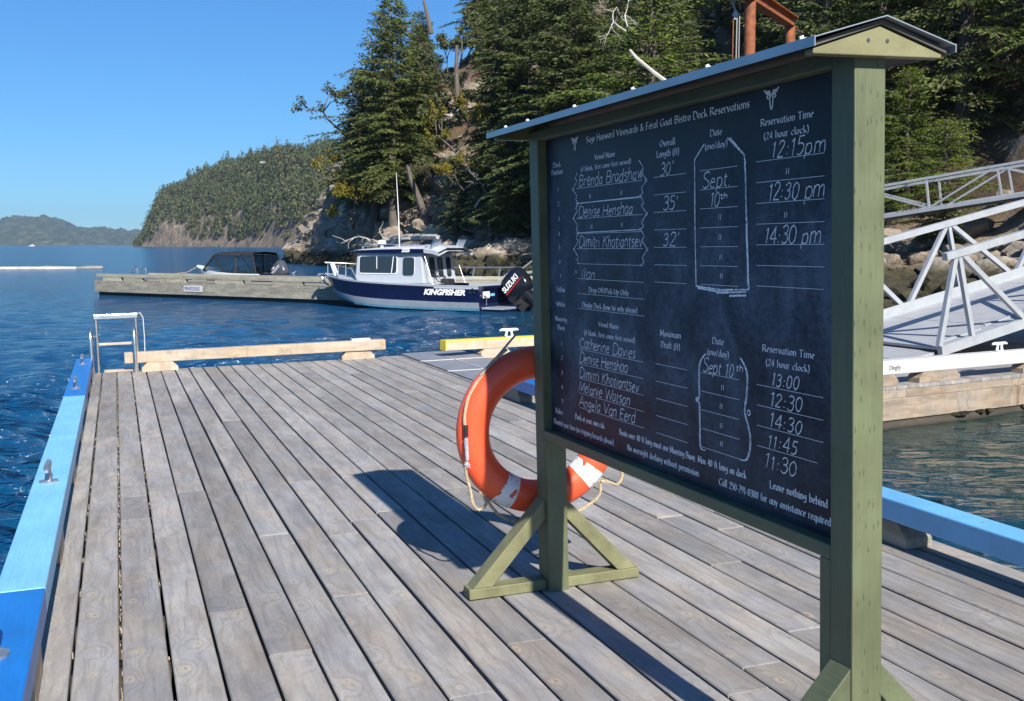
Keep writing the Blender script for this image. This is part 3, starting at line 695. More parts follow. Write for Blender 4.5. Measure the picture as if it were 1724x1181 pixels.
# ================================================================== far headland, island
HP = [225, 233, 245, 262, 275, 290, 305, 320, 340, 370, 385, 400, 440, 480, 520, 560, 600, 700]; HY = [411, 400, 384, 352, 322, 312, 301, 300, 283, 273, 262, 264, 253, 240, 245, 234, 232, 222]
def headland():
    pxs = np.linspace(224, 700, 240); T = np.linspace(0, 1, 60)
    D0 = np.interp(pxs, [224, 500, 700], [1250, 820, 720]); hr = (HZ - np.interp(pxs, HP, HY))
    A, B = np.meshgrid(np.arange(240), np.arange(60), indexing='ij'); px = pxs[A]; t = T[B]
    D_ = D0[A] + t * 260; prof = np.interp(t, [0, .02, .06, .15, .5, 1], [0, .045, .10, .33, .78, 1.0])
    bluff = np.clip((330 - px) / 90, 0, 1); prof = prof * (1 - bluff) + bluff * np.interp(t, [0, .03, .1, .3, 1], [0, .18, .55, .9, 1])
    Htop = hr[A] / FP * (D0[A] + 260) - 12; Z = prof * np.maximum(Htop, 1) + fbm(px / 14, t * 14, 4, 3) * 9 * np.clip(t * 8, 0, 1) * np.clip((px - 224) / 40, 0, 1)
    X = (px - CX) / FP * D_; V = np.stack([X, D_, Z - .3], -1).reshape(-1, 3)
    i, j = np.meshgrid(np.arange(239), np.arange(59), indexing='ij'); F = np.stack([i * 60 + j, (i + 1) * 60 + j, (i + 1) * 60 + j + 1, i * 60 + j + 1], -1).reshape(-1, 4)
    t_ = NT('headland_rock_and_dry_grass'); g = t_.new('ShaderNodeNewGeometry'); n = t_.noise(g.outputs['Position'], .16, 9, .78)
    col = t_.ramp(n, [(.38, (.07, .06, .045)), (.48, (.19, .155, .115)), (.56, (.34, .25, .155)), (.66, (.33, .30, .25))]); t_.bump(n, 1, 5)
    link('headland', raw_mesh('headland', V, F, t_.fin(col, .9), True), kind='structure')
    # forest on it: one wood, too dense and far to count
    g = np.random.default_rng(9); Vs = []; Fs = []; off = 0
    def zt(px, t):
        a = np.interp(px, pxs, np.arange(240)); b = t * 59; ai = np.clip(a.astype(int), 0, 238); bi = np.clip(b.astype(int), 0, 58); fa = a - ai; fb = b - bi
        return (Z[ai, bi] * (1 - fa) * (1 - fb) + Z[ai + 1, bi] * fa * (1 - fb) + Z[ai, bi + 1] * (1 - fa) * fb + Z[ai + 1, bi + 1] * fa * fb)
    n = 4300; px = g.uniform(229, 660, n); t = .035 + .965 * g.random(n) ** .9
    cl = vnoise(px / 13, t * 16, 50); low = np.interp(px, [225, 300, 350, 500, 660], [.008, .022, .018, .018, .02]); ok = (t > low + (vnoise(px / 7, t * 0, 51) - .45) * .13) & (cl * .6 + .4 * vnoise(px / 4, t * 40, 4) > .20)
    ok &= ~((px > 262) & (px < 318) & (t < .13) & (vnoise(px / 9, t * 20, 9) > .35)); px = px[ok]; t = t[ok]
    Dd = np.interp(px, pxs, D0) + t * 260; z = zt(px, t); x = (px - CX) / FP * Dd; n = len(px); Ht = g.uniform(4, 14, n) * (.45 + 1.1 * vnoise(px / 5, t * 26, 8)); Ht = np.where(px < 240, Ht * .6, Ht)
    K = 46
    for i in range(n):
        u = g.random(K) ** .8; a = g.random(K) * 6.283; con = g.random() < .6
        rad = (Ht[i] * (.29 if con else .46)) * ((1 - u) ** .8 + .1 if con else np.sqrt(np.clip(1 - (2 * u - 1) ** 2, 0.05, 1))); r_ = rad * g.uniform(.4, 1, K)
        c = np.stack([x[i] + np.cos(a) * r_, Dd[i] + np.sin(a) * r_, z[i] + Ht[i] * (.12 + .86 * u)], 1)
        d = np.stack([np.cos(a), np.sin(a), g.normal(-.1, .4, K)], 1); d /= np.linalg.norm(d, axis=1)[:, None]
        s = np.stack([-np.sin(a), np.cos(a), g.normal(0, .4, K)], 1); L = g.uniform(.8, 1.9, K)[:, None] * (1.05 - .5 * u[:, None])
        Vs.append(np.stack([c - s * L * .6, c + d * L * .9 + [0, 0, -.5], c + s * L * .6, c + np.array([0, 0, 1.]) * L * .9], 1).reshape(-1, 3))
    V = np.concatenate(Vs); F = np.arange(len(V)).reshape(-1, 4)
    link('forest', raw_mesh('forest', V, F, FARF), kind='stuff', label='dense mixed forest covering the far headland', cat='forest')
headland()
def island():
    px = np.linspace(-420, 330, 500); D0 = 4600.; T = np.linspace(0, 1, 26)
    top = np.interp(px, [-420, -200, -60, 0, 18, 40, 60, 85, 105, 120, 135, 160, 190, 225, 330], [395, 388, 380, 373, 367, 364, 363.5, 365, 369, 375, 381, 383.5, 385.5, 386.5, 390])
    A, B = np.meshgrid(np.arange(500), np.arange(26), indexing='ij'); D_ = D0 + T[B] * 700
    Z = (T[B] ** .75) * ((HZ - top[A]) / FP * (D0 + 700)) + fbm(px[A] / 11, T[B] * 9, 5, 2) * 14 * np.clip(T[B] * 5, 0, 1) + (nr.random(A.shape) - .3) * 7 * np.clip(T[B] * 8, 0, 1)
    X = (px[A] - CX) / FP * D_; V = np.stack([X, D_, Z - .5], -1).reshape(-1, 3)
    i, j = np.meshgrid(np.arange(499), np.arange(25), indexing='ij'); F = np.stack([i * 26 + j, (i + 1) * 26 + j, (i + 1) * 26 + j + 1, i * 26 + j + 1], -1).reshape(-1, 4)
    link('far_island', raw_mesh('far_island', V, F, HILL), kind='structure')
island()
# air
hz = MB(); hz.box(-2600, 1500, -120, 5600, -9, 175)
hm = bpy.data.materials.new('sea_haze'); hm.use_nodes = True; hn = hm.node_tree; hn.nodes.remove(hn.nodes['Principled BSDF'])
pv = hn.nodes.new('ShaderNodeVolumePrincipled'); pv.inputs['Density'].default_value = .9e-4; pv.inputs['Color'].default_value = (.66, .82, 1, 1); pv.inputs['Anisotropy'].default_value = .3
hn.links.new(pv.outputs[0], hn.nodes['Material Output'].inputs['Volume'])
hz.obj('haze', hm, kind='stuff')

# ================================================================== our dock (dock frame)
PS = .181
def plank_mesh(L, w, th=.04, c=.005, seed=0):
    g = random.Random(seed); b = MB(); hw = w / 2; x0, x1 = -L / 2, L / 2
    prof = [(-hw, -th), (hw, -th), (hw, -c), (hw - c, 0), (-hw + c, 0), (-hw, -c)]
    xs = [x0, x0 + .006, x1 - .006, x1]; vs = []
    for i, x in enumerate(xs):
        e = .002 if i in (0, 3) else 0; k = g.uniform(-.0012, .0012)
        vs += [(x, y * (1 - e * 6) + k, z - e if z > -.02 else z) for y, z in prof]
    n = 6; fs = [tuple(range(n))[::-1], tuple(range(3 * n, 4 * n))] + [(i * n + k, i * n + (k + 1) % n, (i + 1) * n + (k + 1) % n, (i + 1) * n + k) for i in range(3) for k in range(n)]
    b.add(vs, fs); return b
def our_dock():
    e = empty('floating_dock', DM, 'weathered grey plank dock in the foreground with painted bull rails', 'dock')
    g = random.Random(42); X0, X1 = -1.6, 15.62
    ends = {}
    for r in range(24):
        yc = .43 - PS / 2 - r * PS; x = X0 - g.uniform(0, 2.4); 
        seam = 7.62 if r < 16 and r % 3 else None
        while x < X1:
            L = g.choice([2.4, 3.0, 3.6, 4.2, 4.8]); x2 = min(x + L, X1)
            if seam and x < seam < x2 and (seam - x) > .5: x2 = seam
            if X1 - x2 < .6: x2 = X1
            a = max(x, X0)
            if x2 - a > .1:
                w = PS - .0125 + g.uniform(-.005, .0025)
                plank_mesh(x2 - a - .004, w, seed=int(r * 100 + x * 7)).obj('plank', DECK, e, Matrix.Translation(((a + x2) / 2, yc + g.uniform(-.001, .001), g.uniform(-.003, .0015))) @ Matrix.Rotation(g.uniform(-.0009, .0009), 4, 'Z'))
            x = x2
    j = MB()
    for k in range(30): j.box(-1.5 + k * .6, -1.41 + k * .6, -3.88, .40, -.19, -.046)
    j.obj('joist', UNDER, e, kind='stuff')
    m = MB(); m.box(X0, X1 - .05, .375, .425, -.26, -.047); m.box(X0, X1 - .05, -3.895, -3.84, -.26, -.047); m.box(X1 - .046, X1 - .003, -3.89, .42, -.26, -.047)
    m.obj('side_stringer', OLD, e)
    fl = MB()
    for k in range(6): fl.box(-1.2 + k * 2.9, .9 + k * 2.9, -3.7, .22, -.62, -.20)
    fl.obj('float', RUBBER, e)
    # left bull rail, painted in three lengths, on blocks
    yl0, yl1, zb, zt = .345, .540, .125, .235
    def rail(x0, x1, y0, y1, z0, z1, mat, name='bull_rail', label=None):
        o = MB().box(-(x1 - x0) / 2, (x1 - x0) / 2, -(y1 - y0) / 2, (y1 - y0) / 2, -(z1 - z0) / 2, (z1 - z0) / 2).obj(name, mat, e, Matrix.Translation(((x0 + x1) / 2, (y0 + y1) / 2, (z0 + z1) / 2)), bevel=.008)
        if label: o['label'] = label
        return o
    rail(11.35, 15.25, yl0, yl1, zb, zt, BLUE, label='bright blue far length of the left rail')
    rail(4.88, 11.347, yl0, yl1, zb, zt, LBLUE, label='light blue middle length of the left rail')
    rail(-1.6, 4.877, yl0, yl1, zb, zt, BLUE, label='bright blue near length of the left rail')
    for x in (.6, 2.6, 4.35, 6.3, 8.4, 10.2, 12.1, 13.6, 15.0):
        MB().box(-.19, .19, -.085, .085, -.062, .0619).obj('rail_block', RAW, e, Matrix.Translation((x, .435, .0625)), bevel=.006)
    # right rail
    def skew(x0, x1, mat, label): 
        o = rail(x0, x1, -3.80, -3.645, .125, .240, mat, label=label)
    skew(-1.6, 5.15, RBLUE, 'worn mid blue near length of the right rail'); skew(7.2, 10.9, BLUE, 'bright blue length of the right rail seen through the ring')
    def blk(x, y, L=.55, mat=RAW, rot=0, z=0, W=.16, H=.12, label=None):
        b = MB(); c = .07; b.prism([(-L / 2, -W / 2, 0), (L / 2, -W / 2, 0), (L / 2, -W / 2, H - c), (L / 2 - c, -W / 2, H), (-L / 2 + c, -W / 2, H), (-L / 2, -W / 2, H - c)], (0, W, 0))
        return b.obj('rail_block', mat, e, Matrix.Translation((x, y, z)) @ yawmat(rot), bevel=.004)
    for x in (.8, 2.6, 4.87, 7.6, 10.62): blk(x, -3.74, .58, OLD)
    # far raw rail
    rail_y = lambda y0, y1, mat, label: rail(15.30, 15.46, y0, y1, .115, .255, mat, label=label)
    o = MB().box(-1.725, 1.725, -.08, .08, -.07, .07).obj('bull_rail', RAW, e, Matrix.Translation((15.47, -1.76, .19)) @ yawmat(R(-91.2)), bevel=.008); o['label'] = 'new unpainted length across the far end'
    for y in (-.47, -3.1): blk(15.47, y, .46, RAW, R(90), H=.12)
    o = MB().box(-.13, .13, -.06, .06, -.015, .015).obj('rail_cap', WHITEP, e, Matrix.Translation((15.47, -3.15, .27)) @ yawmat(R(90)))
    o = MB().box(-.2, .2, -.05, .05, -.015, .015).obj('threshold_board', RAW, e, Matrix.Translation((15.60, .02, .02)) @ yawmat(R(90)))
    g2 = random.Random(8)
    # twigs and needles caught in the left gaps
    d = MB()
    for _ in range(210):
        r = g2.choice([0, 1, 1, 1, 1, 2]); y = .43 - PS * (r + 1) + g2.uniform(-.003, .003); x = g2.uniform(2.2, 14); L = g2.uniform(.008, .06)
        d.beam((x, y, -.022 + g2.uniform(-.01, .006)), (x + L, y + g2.uniform(-.003, .003), -.020 + g2.uniform(-.01, .006)), .0035, .003)
    d.obj('gap_debris', RAW, e, kind='stuff')
    return e
dock = our_dock()

def cleat(mw, label, mat, s=1.0, group='dock cleats', parent=None):
    e = empty('cleat', mw @ Matrix.Scale(s, 4), label, 'cleat', group)
    b = MB(); b.cyl((0, 0, 0), (0, 0, .008), .048, 20); b.obj('base_plate', mat, e, smooth=True)
    h = MB(); h.tube([(-.13, 0, .078), (-.10, 0, .088), (-.05, 0, .085), (0, 0, .083), (.05, 0, .085), (.10, 0, .088), (.13, 0, .078)], [.010, .015, .018, .019, .018, .015, .010], 10)
    h.tube([(-.045, 0, .008), (-.035, 0, .05), (-.03, 0, .08)], [.017, .013, .014], 8); h.tube([(.045, 0, .008), (.035, 0, .05), (.03, 0, .08)], [.017, .013, .014], 8)
    h.obj('horn', mat, e, smooth=True); return e
for x, n in ((14.45, 'galvanised cleat on the blue rail beside the ladder'), (11.95, 'galvanised cleat near the end of the far blue rail'), (7.15, 'galvanised cleat in the middle of the light blue rail'), (4.1, 'galvanised cleat on the near blue rail at the left edge')):
    cleat(DM @ Matrix.Translation((x, .45 if x > 5 else .47, .235)), n, GALV, 1.15)

def ladder():
    e = empty('swim_ladder', DM @ Matrix.Translation((15.5, .1, 0)), 'aluminium swim ladder folded up at the far left dock corner', 'ladder')
    r = .026; h = MB()
    for y in (.26, -.27):
        MB().tube([(.05, y, -.25), (.03, y, .0), (.0, y, .35), (-.02, y, .50), (-.06, y, .56), (-.12, y, .58), (-.17, y, .54), (-.19, y, .45), (-.17, y, .0)], r, 10).obj('hand_hoop', ALU, e, smooth=True)
    for y in (.19, -.30):
        MB().tube([(.12, y, -.05), (.10, y, .4), (.10, y, .74)], r * .95, 10).obj('rail', ALU, e, smooth=True)
    MB().box(.06, .14, -.33, .22, .70, .765).obj('top_step', ALU, e, bevel=.01)
    MB().box(.06, .14, -.28, .17, .36, .39).obj('step', RAWY, e, bevel=.004)
    MB().tube([(.1, -.32, .75), (.1, -.36, .77), (.1, -.395, .70), (.1, -.40, .45), (.1, -.39, .1), (.1, -.36, 0)], .006, 6).obj('cord', WHITEP, e, smooth=True)
    m = MB(); m.cyl((.10, .19, .48), (-.0, .26, .48), .014, 8); m.cyl((.10, -.30, .48), (0, -.27, .48), .014, 8); m.obj('pivot_bolt', GALV, e)
ladder()

# grating mat bridging to the walkway dock
def mat_():
    e = empty('grating_mat', DM @ Matrix.Translation((13.2, -4.25, .012)), 'grey grating mat bridging the two docks at the far right corner', 'mat')
    MB().box(-2.5, -.02, -.42, .48, -.012, .006).obj('grating_panel', MATT, e, Matrix.Rotation(-.0, 4, 'Z')); MB().box(0, 2.5, -.42, .48, -.012, .006).obj('grating_panel', MATT, e)
    w = MB(); w.box(-.02, .0, -.42, .5, .006, .012); w.box(1.28, 1.3, -.42, .5, .006, .012); w.box(-1.3, -1.28, -.42, .5, .006, .012); w.box(-2.4, 2.4, .02, .035, .006, .012); w.obj('seam_strip', WHITEP, e)
mat_()

# ================================================================== sign (sign frame: x towards us along the board, y to the back, z up)
SM = DM @ Matrix.Translation((4.664, -1.775, 0)) @ yawmat(math.pi + SGN)
sign = empty('notice_board', SM, 'green framed chalkboard sign with little metal roof listing dock reservations', 'notice board')
def spart(name, b, mat=GREEN, bevel=.004, parent=None, **k): return b.obj(name, mat, parent or sign, bevel=bevel, **k)
spart('post', MB().box(-.129, -.0305, 0, .096, 0, 2.072)); spart('post', MB().box(2.0865, 2.185, 0, .096, 0, 2.072))
spart('inner_leg', MB().box(-.030, .000, 0.001, .095, 0, .6995), bevel=.002); spart('inner_leg', MB().box(2.037, 2.0855, 0.001, .095, 0, .6995), bevel=.002)
spart('bottom_rail', MB().box(-.0298, 2.0855, 0.0005, .0955, .700, .742), GREENX)
spart('top_rail', MB().box(-.0298, 2.0860, 0.0005, .0955, 2.030, 2.072), GREENX)
board = spart('chalkboard', MB().box(-.0295, 2.0857, .042, .058, .7425, 2.0295), BOARD, 0)
for x0, x1, lab in ((2.1855, 2.222, None), (-.166, -.1295, None)):
    spart('gable', MB().prism([(x0, -.152, 2.040), (x0, .242, 2.040), (x0, .242, 2.052), (x0, .047, 2.116), (x0, -.152, 2.054)], (x1 - x0, 0, 0)), paint('gable_olive_paint', (.195, .185, .092), .5, .2, scale=5, bump=.4) if not lab and x0 > 0 else GREENX, .003)
gb = MB()
for y in (.012, .070): gb.cyl((2.221, y, 2.078), (2.2235, y, 2.078), .0052, 12)
gb.obj('gable_screws', DARKM, sign)
# roof: two sheets with folded drip edge, plywood under
def roof():
    sh = MB(); X0, X1 = -.225, 2.250; ya, za = .048, 2.137; yf, zf = -.165, 2.078; yb, zb = .262, 2.072; t = .003
    for y, z in ((yf, zf), (yb, zb)):
        sh.add([(X0, ya, za), (X1, ya, za), (X1, y, z), (X0, y, z), (X0, ya, za - t), (X1, ya, za - t), (X1, y, z - t), (X0, y, z - t)], [(0, 1, 2, 3), (7, 6, 5, 4), (0, 4, 5, 1), (1, 5, 6, 2), (2, 6, 7, 3), (3, 7, 4, 0)])
    sh.box(X0, X1, yf - .003, yf, zf - .024, zf + .001); sh.box(X0, X1, yb, yb + .003, zb - .020, zb + .001)
    sh.obj('roof_sheet', ROOF, sign)
    pl = MB()
    for y, z in ((yf + .012, zf - .002), (yb - .012, zb - .002)):
        pl.add([(X0 + .02, ya, za - .007), (X1 - .02, ya, za - .007), (X1 - .02, y, z - .007), (X0 + .02, y, z - .007), (X0 + .02, ya, za - .018), (X1 - .02, ya, za - .018), (X1 - .02, y, z - .018), (X0 + .02, y, z - .018)], [(0, 1, 2, 3), (7, 6, 5, 4), (0, 4, 5, 1), (1, 5, 6, 2), (2, 6, 7, 3), (3, 7, 4, 0)])
    pl.obj('roof_sheathing', paint('dark_soffit', (.075, .068, .055), .7, .2), sign)
    for x in (-.15, .12, .62, 1.12, 1.62, 2.1):
        for y in (-.10, .23):
            z = za - (abs(y - ya) / (ya - yf)) * (za - zf); b = MB(); b.cyl((0, 0, 0), (0, 0, .003), .010, 12); b.cyl((0, 0, .003), (0, 0, .010), .006, 6); b.obj('roof_screw', WHITEG, sign, Matrix.Translation((x, y, z)) @ Matrix.Rotation(.35 if y < ya else -.35, 4, 'X'))
roof()
def foot(x0, sgn):
    mats = GREENF
    spart('foot_beam', MB().box(x0 - .045, x0 + .045, -.372, -.001, .004, .052), mats, .004)
    spart('foot_beam', MB().box(x0 - .045, x0 + .045, .097, .468, .004, .052), mats, .004)
    for y0, y1 in ((-.335, -.0), (.43, .096)):
        a = Vector((x0, y0, .052)); b = Vector((x0, y1, .40)); d = (b - a).normalized(); u = Vector((0, -d.z, d.y)) * (1 if y0 > 0 else -1)
        m = MB(); w = .045; t = .040
        s_ = 1 if y0 < 0 else -1
        poly = [(x0 - w, y0 - .02 * s_, .0525), (x0 - w, y0 + .072 * s_, .0525), (x0 - w, y1 - .0008 * s_, .335), (x0 - w, y1 - .0008 * s_, .425)]
        m.prism(poly, (2 * w, 0, 0)); spart('brace', m, GREENX if sgn < 0 else GREENF, .003)
foot(-.0755, 1)
foot(2.136, -1)
bolts = MB()
for z in (.16, .135): bolts.cyl((2.181, -.12 - z * .3, z), (2.1835, -.12 - z * .3, z), .006, 8)
bolts.obj('brace_screws', GALV, sign)
lk = MB(); lk.cyl((.0, .048, .30), (.0012, .048, .30), .009, 12); lk.cyl((.0, .03, .62), (.001, .03, .62), .003, 8); lk.cyl((.0, .075, .64), (.001, .075, .64), .003, 8); lk.obj('knot', DARKM, sign)

# --- pen letters
GL = {}
def gdef(s):
    for line in s.strip().split('\n'):
        ch, w, st = line.split(' ', 2); out = []
        for p in st.split(';'):
            p = p.strip(); sm = p.startswith('~'); p = p.lstrip('~'); out.append((sm, [tuple(float(q) for q in c.split(',')) for c in p.split()]))
        GL[ch] = (float(w), out)
gdef('''A 8 0,0 4,10 8,0;1.6,3.6 6.4,3.6
B 6.6 .6,0 .6,10;~.6,10 3.5,10 5.4,8.8 5.2,6.6 3.4,5.4 .6,5.3;~.6,5.3 4,5.2 6.2,4 6,1.6 4,.1 .6,0
C 7.4 ~7,8.3 5.8,9.7 4,10 1.6,8.6 .4,5 1.6,1.4 4,0 5.8,.3 7.2,1.8
D 7.8 .6,0 .6,10;~.6,10 3.6,10 6.6,8.4 7.6,5 6.6,1.6 3.6,0 .6,0
E 5.6 .6,0 .6,10;.6,10 5.2,10;.6,5.3 4.4,5.3;.6,0 5.5,0
F 5.4 .6,0 .6,10;.6,10 5.2,10;.6,5.2 4.4,5.2
G 7.8 ~7,8.3 5.8,9.7 4,10 1.6,8.6 .4,5 1.6,1.4 4,0 5.8,.2 7,1;7,1 7,4.4;5.2,4.4 7.6,4.4
H 7.6 .6,0 .6,10;7,0 7,10;.6,5.2 7,5.2
I 2.2 1.1,0 1.1,10
K 7 .6,0 .6,10;6.4,10 .8,4.8;2.6,6.2 6.8,0
L 5.4 .6,0 .6,10;.6,0 5.2,0
M 9 .4,0 1.2,10;1.2,10 4.5,1.2;4.5,1.2 7.8,10;7.8,10 8.6,0
N 8 .6,0 .6,10;.6,10 7.2,0;7.2,0 7.2,10
O 8.2 ~4.1,10 1.6,8.6 .4,5 1.6,1.4 4.1,0 6.6,1.4 7.8,5 6.6,8.6 4.1,10
P 6.2 .6,0 .6,10;~.6,10 3.8,10 5.8,8.8 5.6,6.2 3.6,4.8 .6,4.7
R 7 .6,0 .6,10;~.6,10 3.8,10 5.6,8.8 5.4,6.4 3.6,5.2 .6,5.1;3,5.2 6.8,0
S 5.8 ~5.2,8.6 4.2,9.8 2.6,10 .9,8.8 1,6.8 2.8,5.4 4.8,4 5.2,2 4,.4 2.2,0 .5,1.2
T 6.8 3.4,0 3.4,10;.2,10 6.6,10
U 7.2 ~.6,10 .6,3.4 1.4,.8 3.6,0 5.8,.8 6.6,3.4 6.6,10
V 7.6 .2,10 3.8,0;3.8,0 7.4,10
W 10.6 .2,10 2.8,0;2.8,0 5.3,9;5.3,9 7.8,0;7.8,0 10.4,10
Y 7 .2,10 3.5,4.8;6.8,10 3.5,4.8;3.5,4.8 3.5,0
a 5 ~4.2,6 2.4,6.4 .7,5 .4,2.8 1,.7 2.4,0 3.6,1 4.2,3;4.3,6.3 4.3,1;~4.3,1 4.6,.1 5,.2
b 5.2 .7,0 .7,10.6;~.7,4.6 2,6.3 3.6,6.2 4.8,4.6 4.8,2 3.6,.2 2,0 .7,1.2
c 4.4 ~4,5.4 2.8,6.4 1.2,5.6 .4,3.2 1.1,.8 2.6,0 4.2,1
d 5.2 4.4,0 4.4,10.6;~4.4,4.8 3.2,6.3 1.5,6 .4,4 .5,1.6 1.7,0 3.2,.3 4.4,1.6
e 4.6 .5,3.5 4.2,3.9;~4.2,3.9 3.8,5.8 2.5,6.5 1,5.4 .4,3.1 1.1,.8 2.6,0 4.2,1
f 3.2 ~3.9,10.2 2.6,10.7 1.5,9.4 1.4,7 1.4,0;.2,6.3 3,6.3
g 5 ~4.2,5.8 2.4,6.4 .7,5 .7,3.2 2.2,2 3.8,3 4.2,5.8;~4.3,6.3 4.3,0 3.9,-2.4 2.2,-3.2 .5,-2.3
h 5.2 .7,0 .7,10.6;~.7,4.4 2,6 3.4,6.4 4.4,5.4 4.5,3.6 4.5,0
i 2.2 1,0 1,6.4;1,8.6 1,9.4
j 2.2 ~1.3,6.4 1.3,-1 .9,-2.8 -.3,-3.1;1.3,8.6 1.3,9.4
k 5 .7,0 .7,10.6;4.2,6.3 .9,2.9;2,3.9 4.8,0
l 2.2 1,0 1,10.6
m 8.2 .7,0 .7,6.4;~.7,4.4 1.8,6 3,6.4 4,5.2 4.1,0;~4.1,4.4 5.2,6 6.4,6.4 7.4,5.2 7.5,0
n 5.2 .7,0 .7,6.4;~.7,4.4 2,6 3.4,6.4 4.4,5.4 4.5,3.6 4.5,0
o 5 ~2.5,6.4 .9,5.4 .4,3.2 .9,.9 2.5,0 4.1,.9 4.6,3.2 4.1,5.4 2.5,6.4
p 5.2 .7,-3.2 .7,6.4;~.7,4.6 2,6.3 3.6,6.2 4.8,4.6 4.8,2 3.6,.2 2,0 .7,1.2
q 5.2 4.4,-3.2 4.4,6.4;~4.4,4.8 3.2,6.3 1.5,6 .4,4 .5,1.6 1.7,0 3.2,.3 4.4,1.6
r 3.6 .7,0 .7,6.4;~.7,4 1.6,5.8 2.6,6.4 3.5,5.9
s 4 ~3.5,5.4 2.6,6.4 1.2,6.1 .7,4.7 2,3.5 3.4,2.4 3.3,.8 2,0 .5,.8
t 3.4 1.4,8.4 1.4,1.4;~1.4,1.6 1.8,.2 3.2,.3;.2,6.3 3,6.3
u 5.2 ~.7,6.4 .7,1.8 1.6,.2 3,.2 4.4,1.8;4.4,6.4 4.4,0
v 4.8 .3,6.4 2.4,0;2.4,0 4.5,6.4
w 7 .3,6.4 2,0;2,0 3.5,5.6;3.5,5.6 5,0;5,0 6.7,6.4
x 4.8 .4,6.4 4.4,0;4.4,6.4 .4,0
y 4.8 .4,6.4 2.5,.4;~4.5,6.4 2.5,.2 1.4,-2.6 .1,-3.1
z 4.4 .5,6.3 4,6.3;4,6.3 .4,0;.4,0 4.2,0
0 5.2 ~2.6,10 .9,8.2 .4,5 .9,1.8 2.6,0 4.3,1.8 4.8,5 4.3,8.2 2.6,10
1 3.4 .6,8.2 2,10;2,10 2,0
2 5.2 ~.6,7.8 1.4,9.6 3,10 4.4,8.6 4.2,6.4 2.4,3.4 .5,.1;.5,0 4.8,0
3 5 ~.6,8.6 1.8,10 3.6,9.6 4.2,7.6 3.2,5.8 1.8,5.4;~1.8,5.4 3.8,5 4.6,2.9 3.6,.6 1.8,0 .4,1.2
4 5.4 3.8,0 3.8,10;3.8,10 .3,3;.3,3 5.2,3
5 5 4.4,10 1.2,10;1.2,10 .9,5.8;~.9,5.8 2.6,6.2 4.3,5 4.4,2.2 2.8,.2 .6,.5
7 4.8 .4,10 4.6,10;4.6,10 1.6,0
8 5 ~2.5,5.4 .9,6.6 .8,8.8 2.5,10 4.2,8.8 4.1,6.6 2.5,5.4 .6,3.8 .5,1.4 2.5,0 4.5,1.4 4.4,3.8 2.5,5.4
9 5 ~4.4,7.2 3.4,5.2 1.6,5.2 .6,7.4 1.6,9.7 3.4,9.8 4.4,7.8 4.2,4 2.6,.6 1,0
6 5 ~4,9.4 2.2,8.6 .8,6 .5,2.8 1.6,.3 3.4,.3 4.5,2.4 3.6,4.8 2,5.2 .7,3.4
( 2.8 ~2.6,11 1.2,8.6 .7,4.4 1.2,.4 2.6,-2.4
) 2.8 ~.2,11 1.6,8.6 2.1,4.4 1.6,.4 .2,-2.4
& 7.6 ~7.2,5.6 5.8,2 3.4,.1 1,.7 .5,2.8 2.2,5 4,7 3.8,9.4 2.4,10 1.4,8.4 2.4,5.6 4.6,2.6 7.2,0
/ 4 .3,-1 3.7,10.6
. 2 .9,0 1.1,.9
, 2 1.1,.9 .5,-1.4
: 2.4 1.1,1 1.2,1.9;1.1,5 1.2,5.9
' 2 1,10.6 .8,8
- 3.4 .4,3.6 3,3.6
" 3.4 .9,10 .6,7.6;2.5,10 2.2,7.6''')
def spl(pts, m=5):
    P = [np.array(p) for p in pts]; out = []
    for i in range(len(P) - 1):
        p0 = P[max(i - 1, 0)]; p1 = P[i]; p2 = P[i + 1]; p3 = P[min(i + 2, len(P) - 1)]
        for t in np.linspace(0, 1, m, endpoint=False): out.append(.5 * ((2 * p1) + (-p0 + p2) * t + (2 * p0 - 5 * p1 + 4 * p2 - p3) * t * t + (-p0 + 3 * p1 - 3 * p2 + p3) * t ** 3))
    out.append(P[-1]); return out
YB = .0405
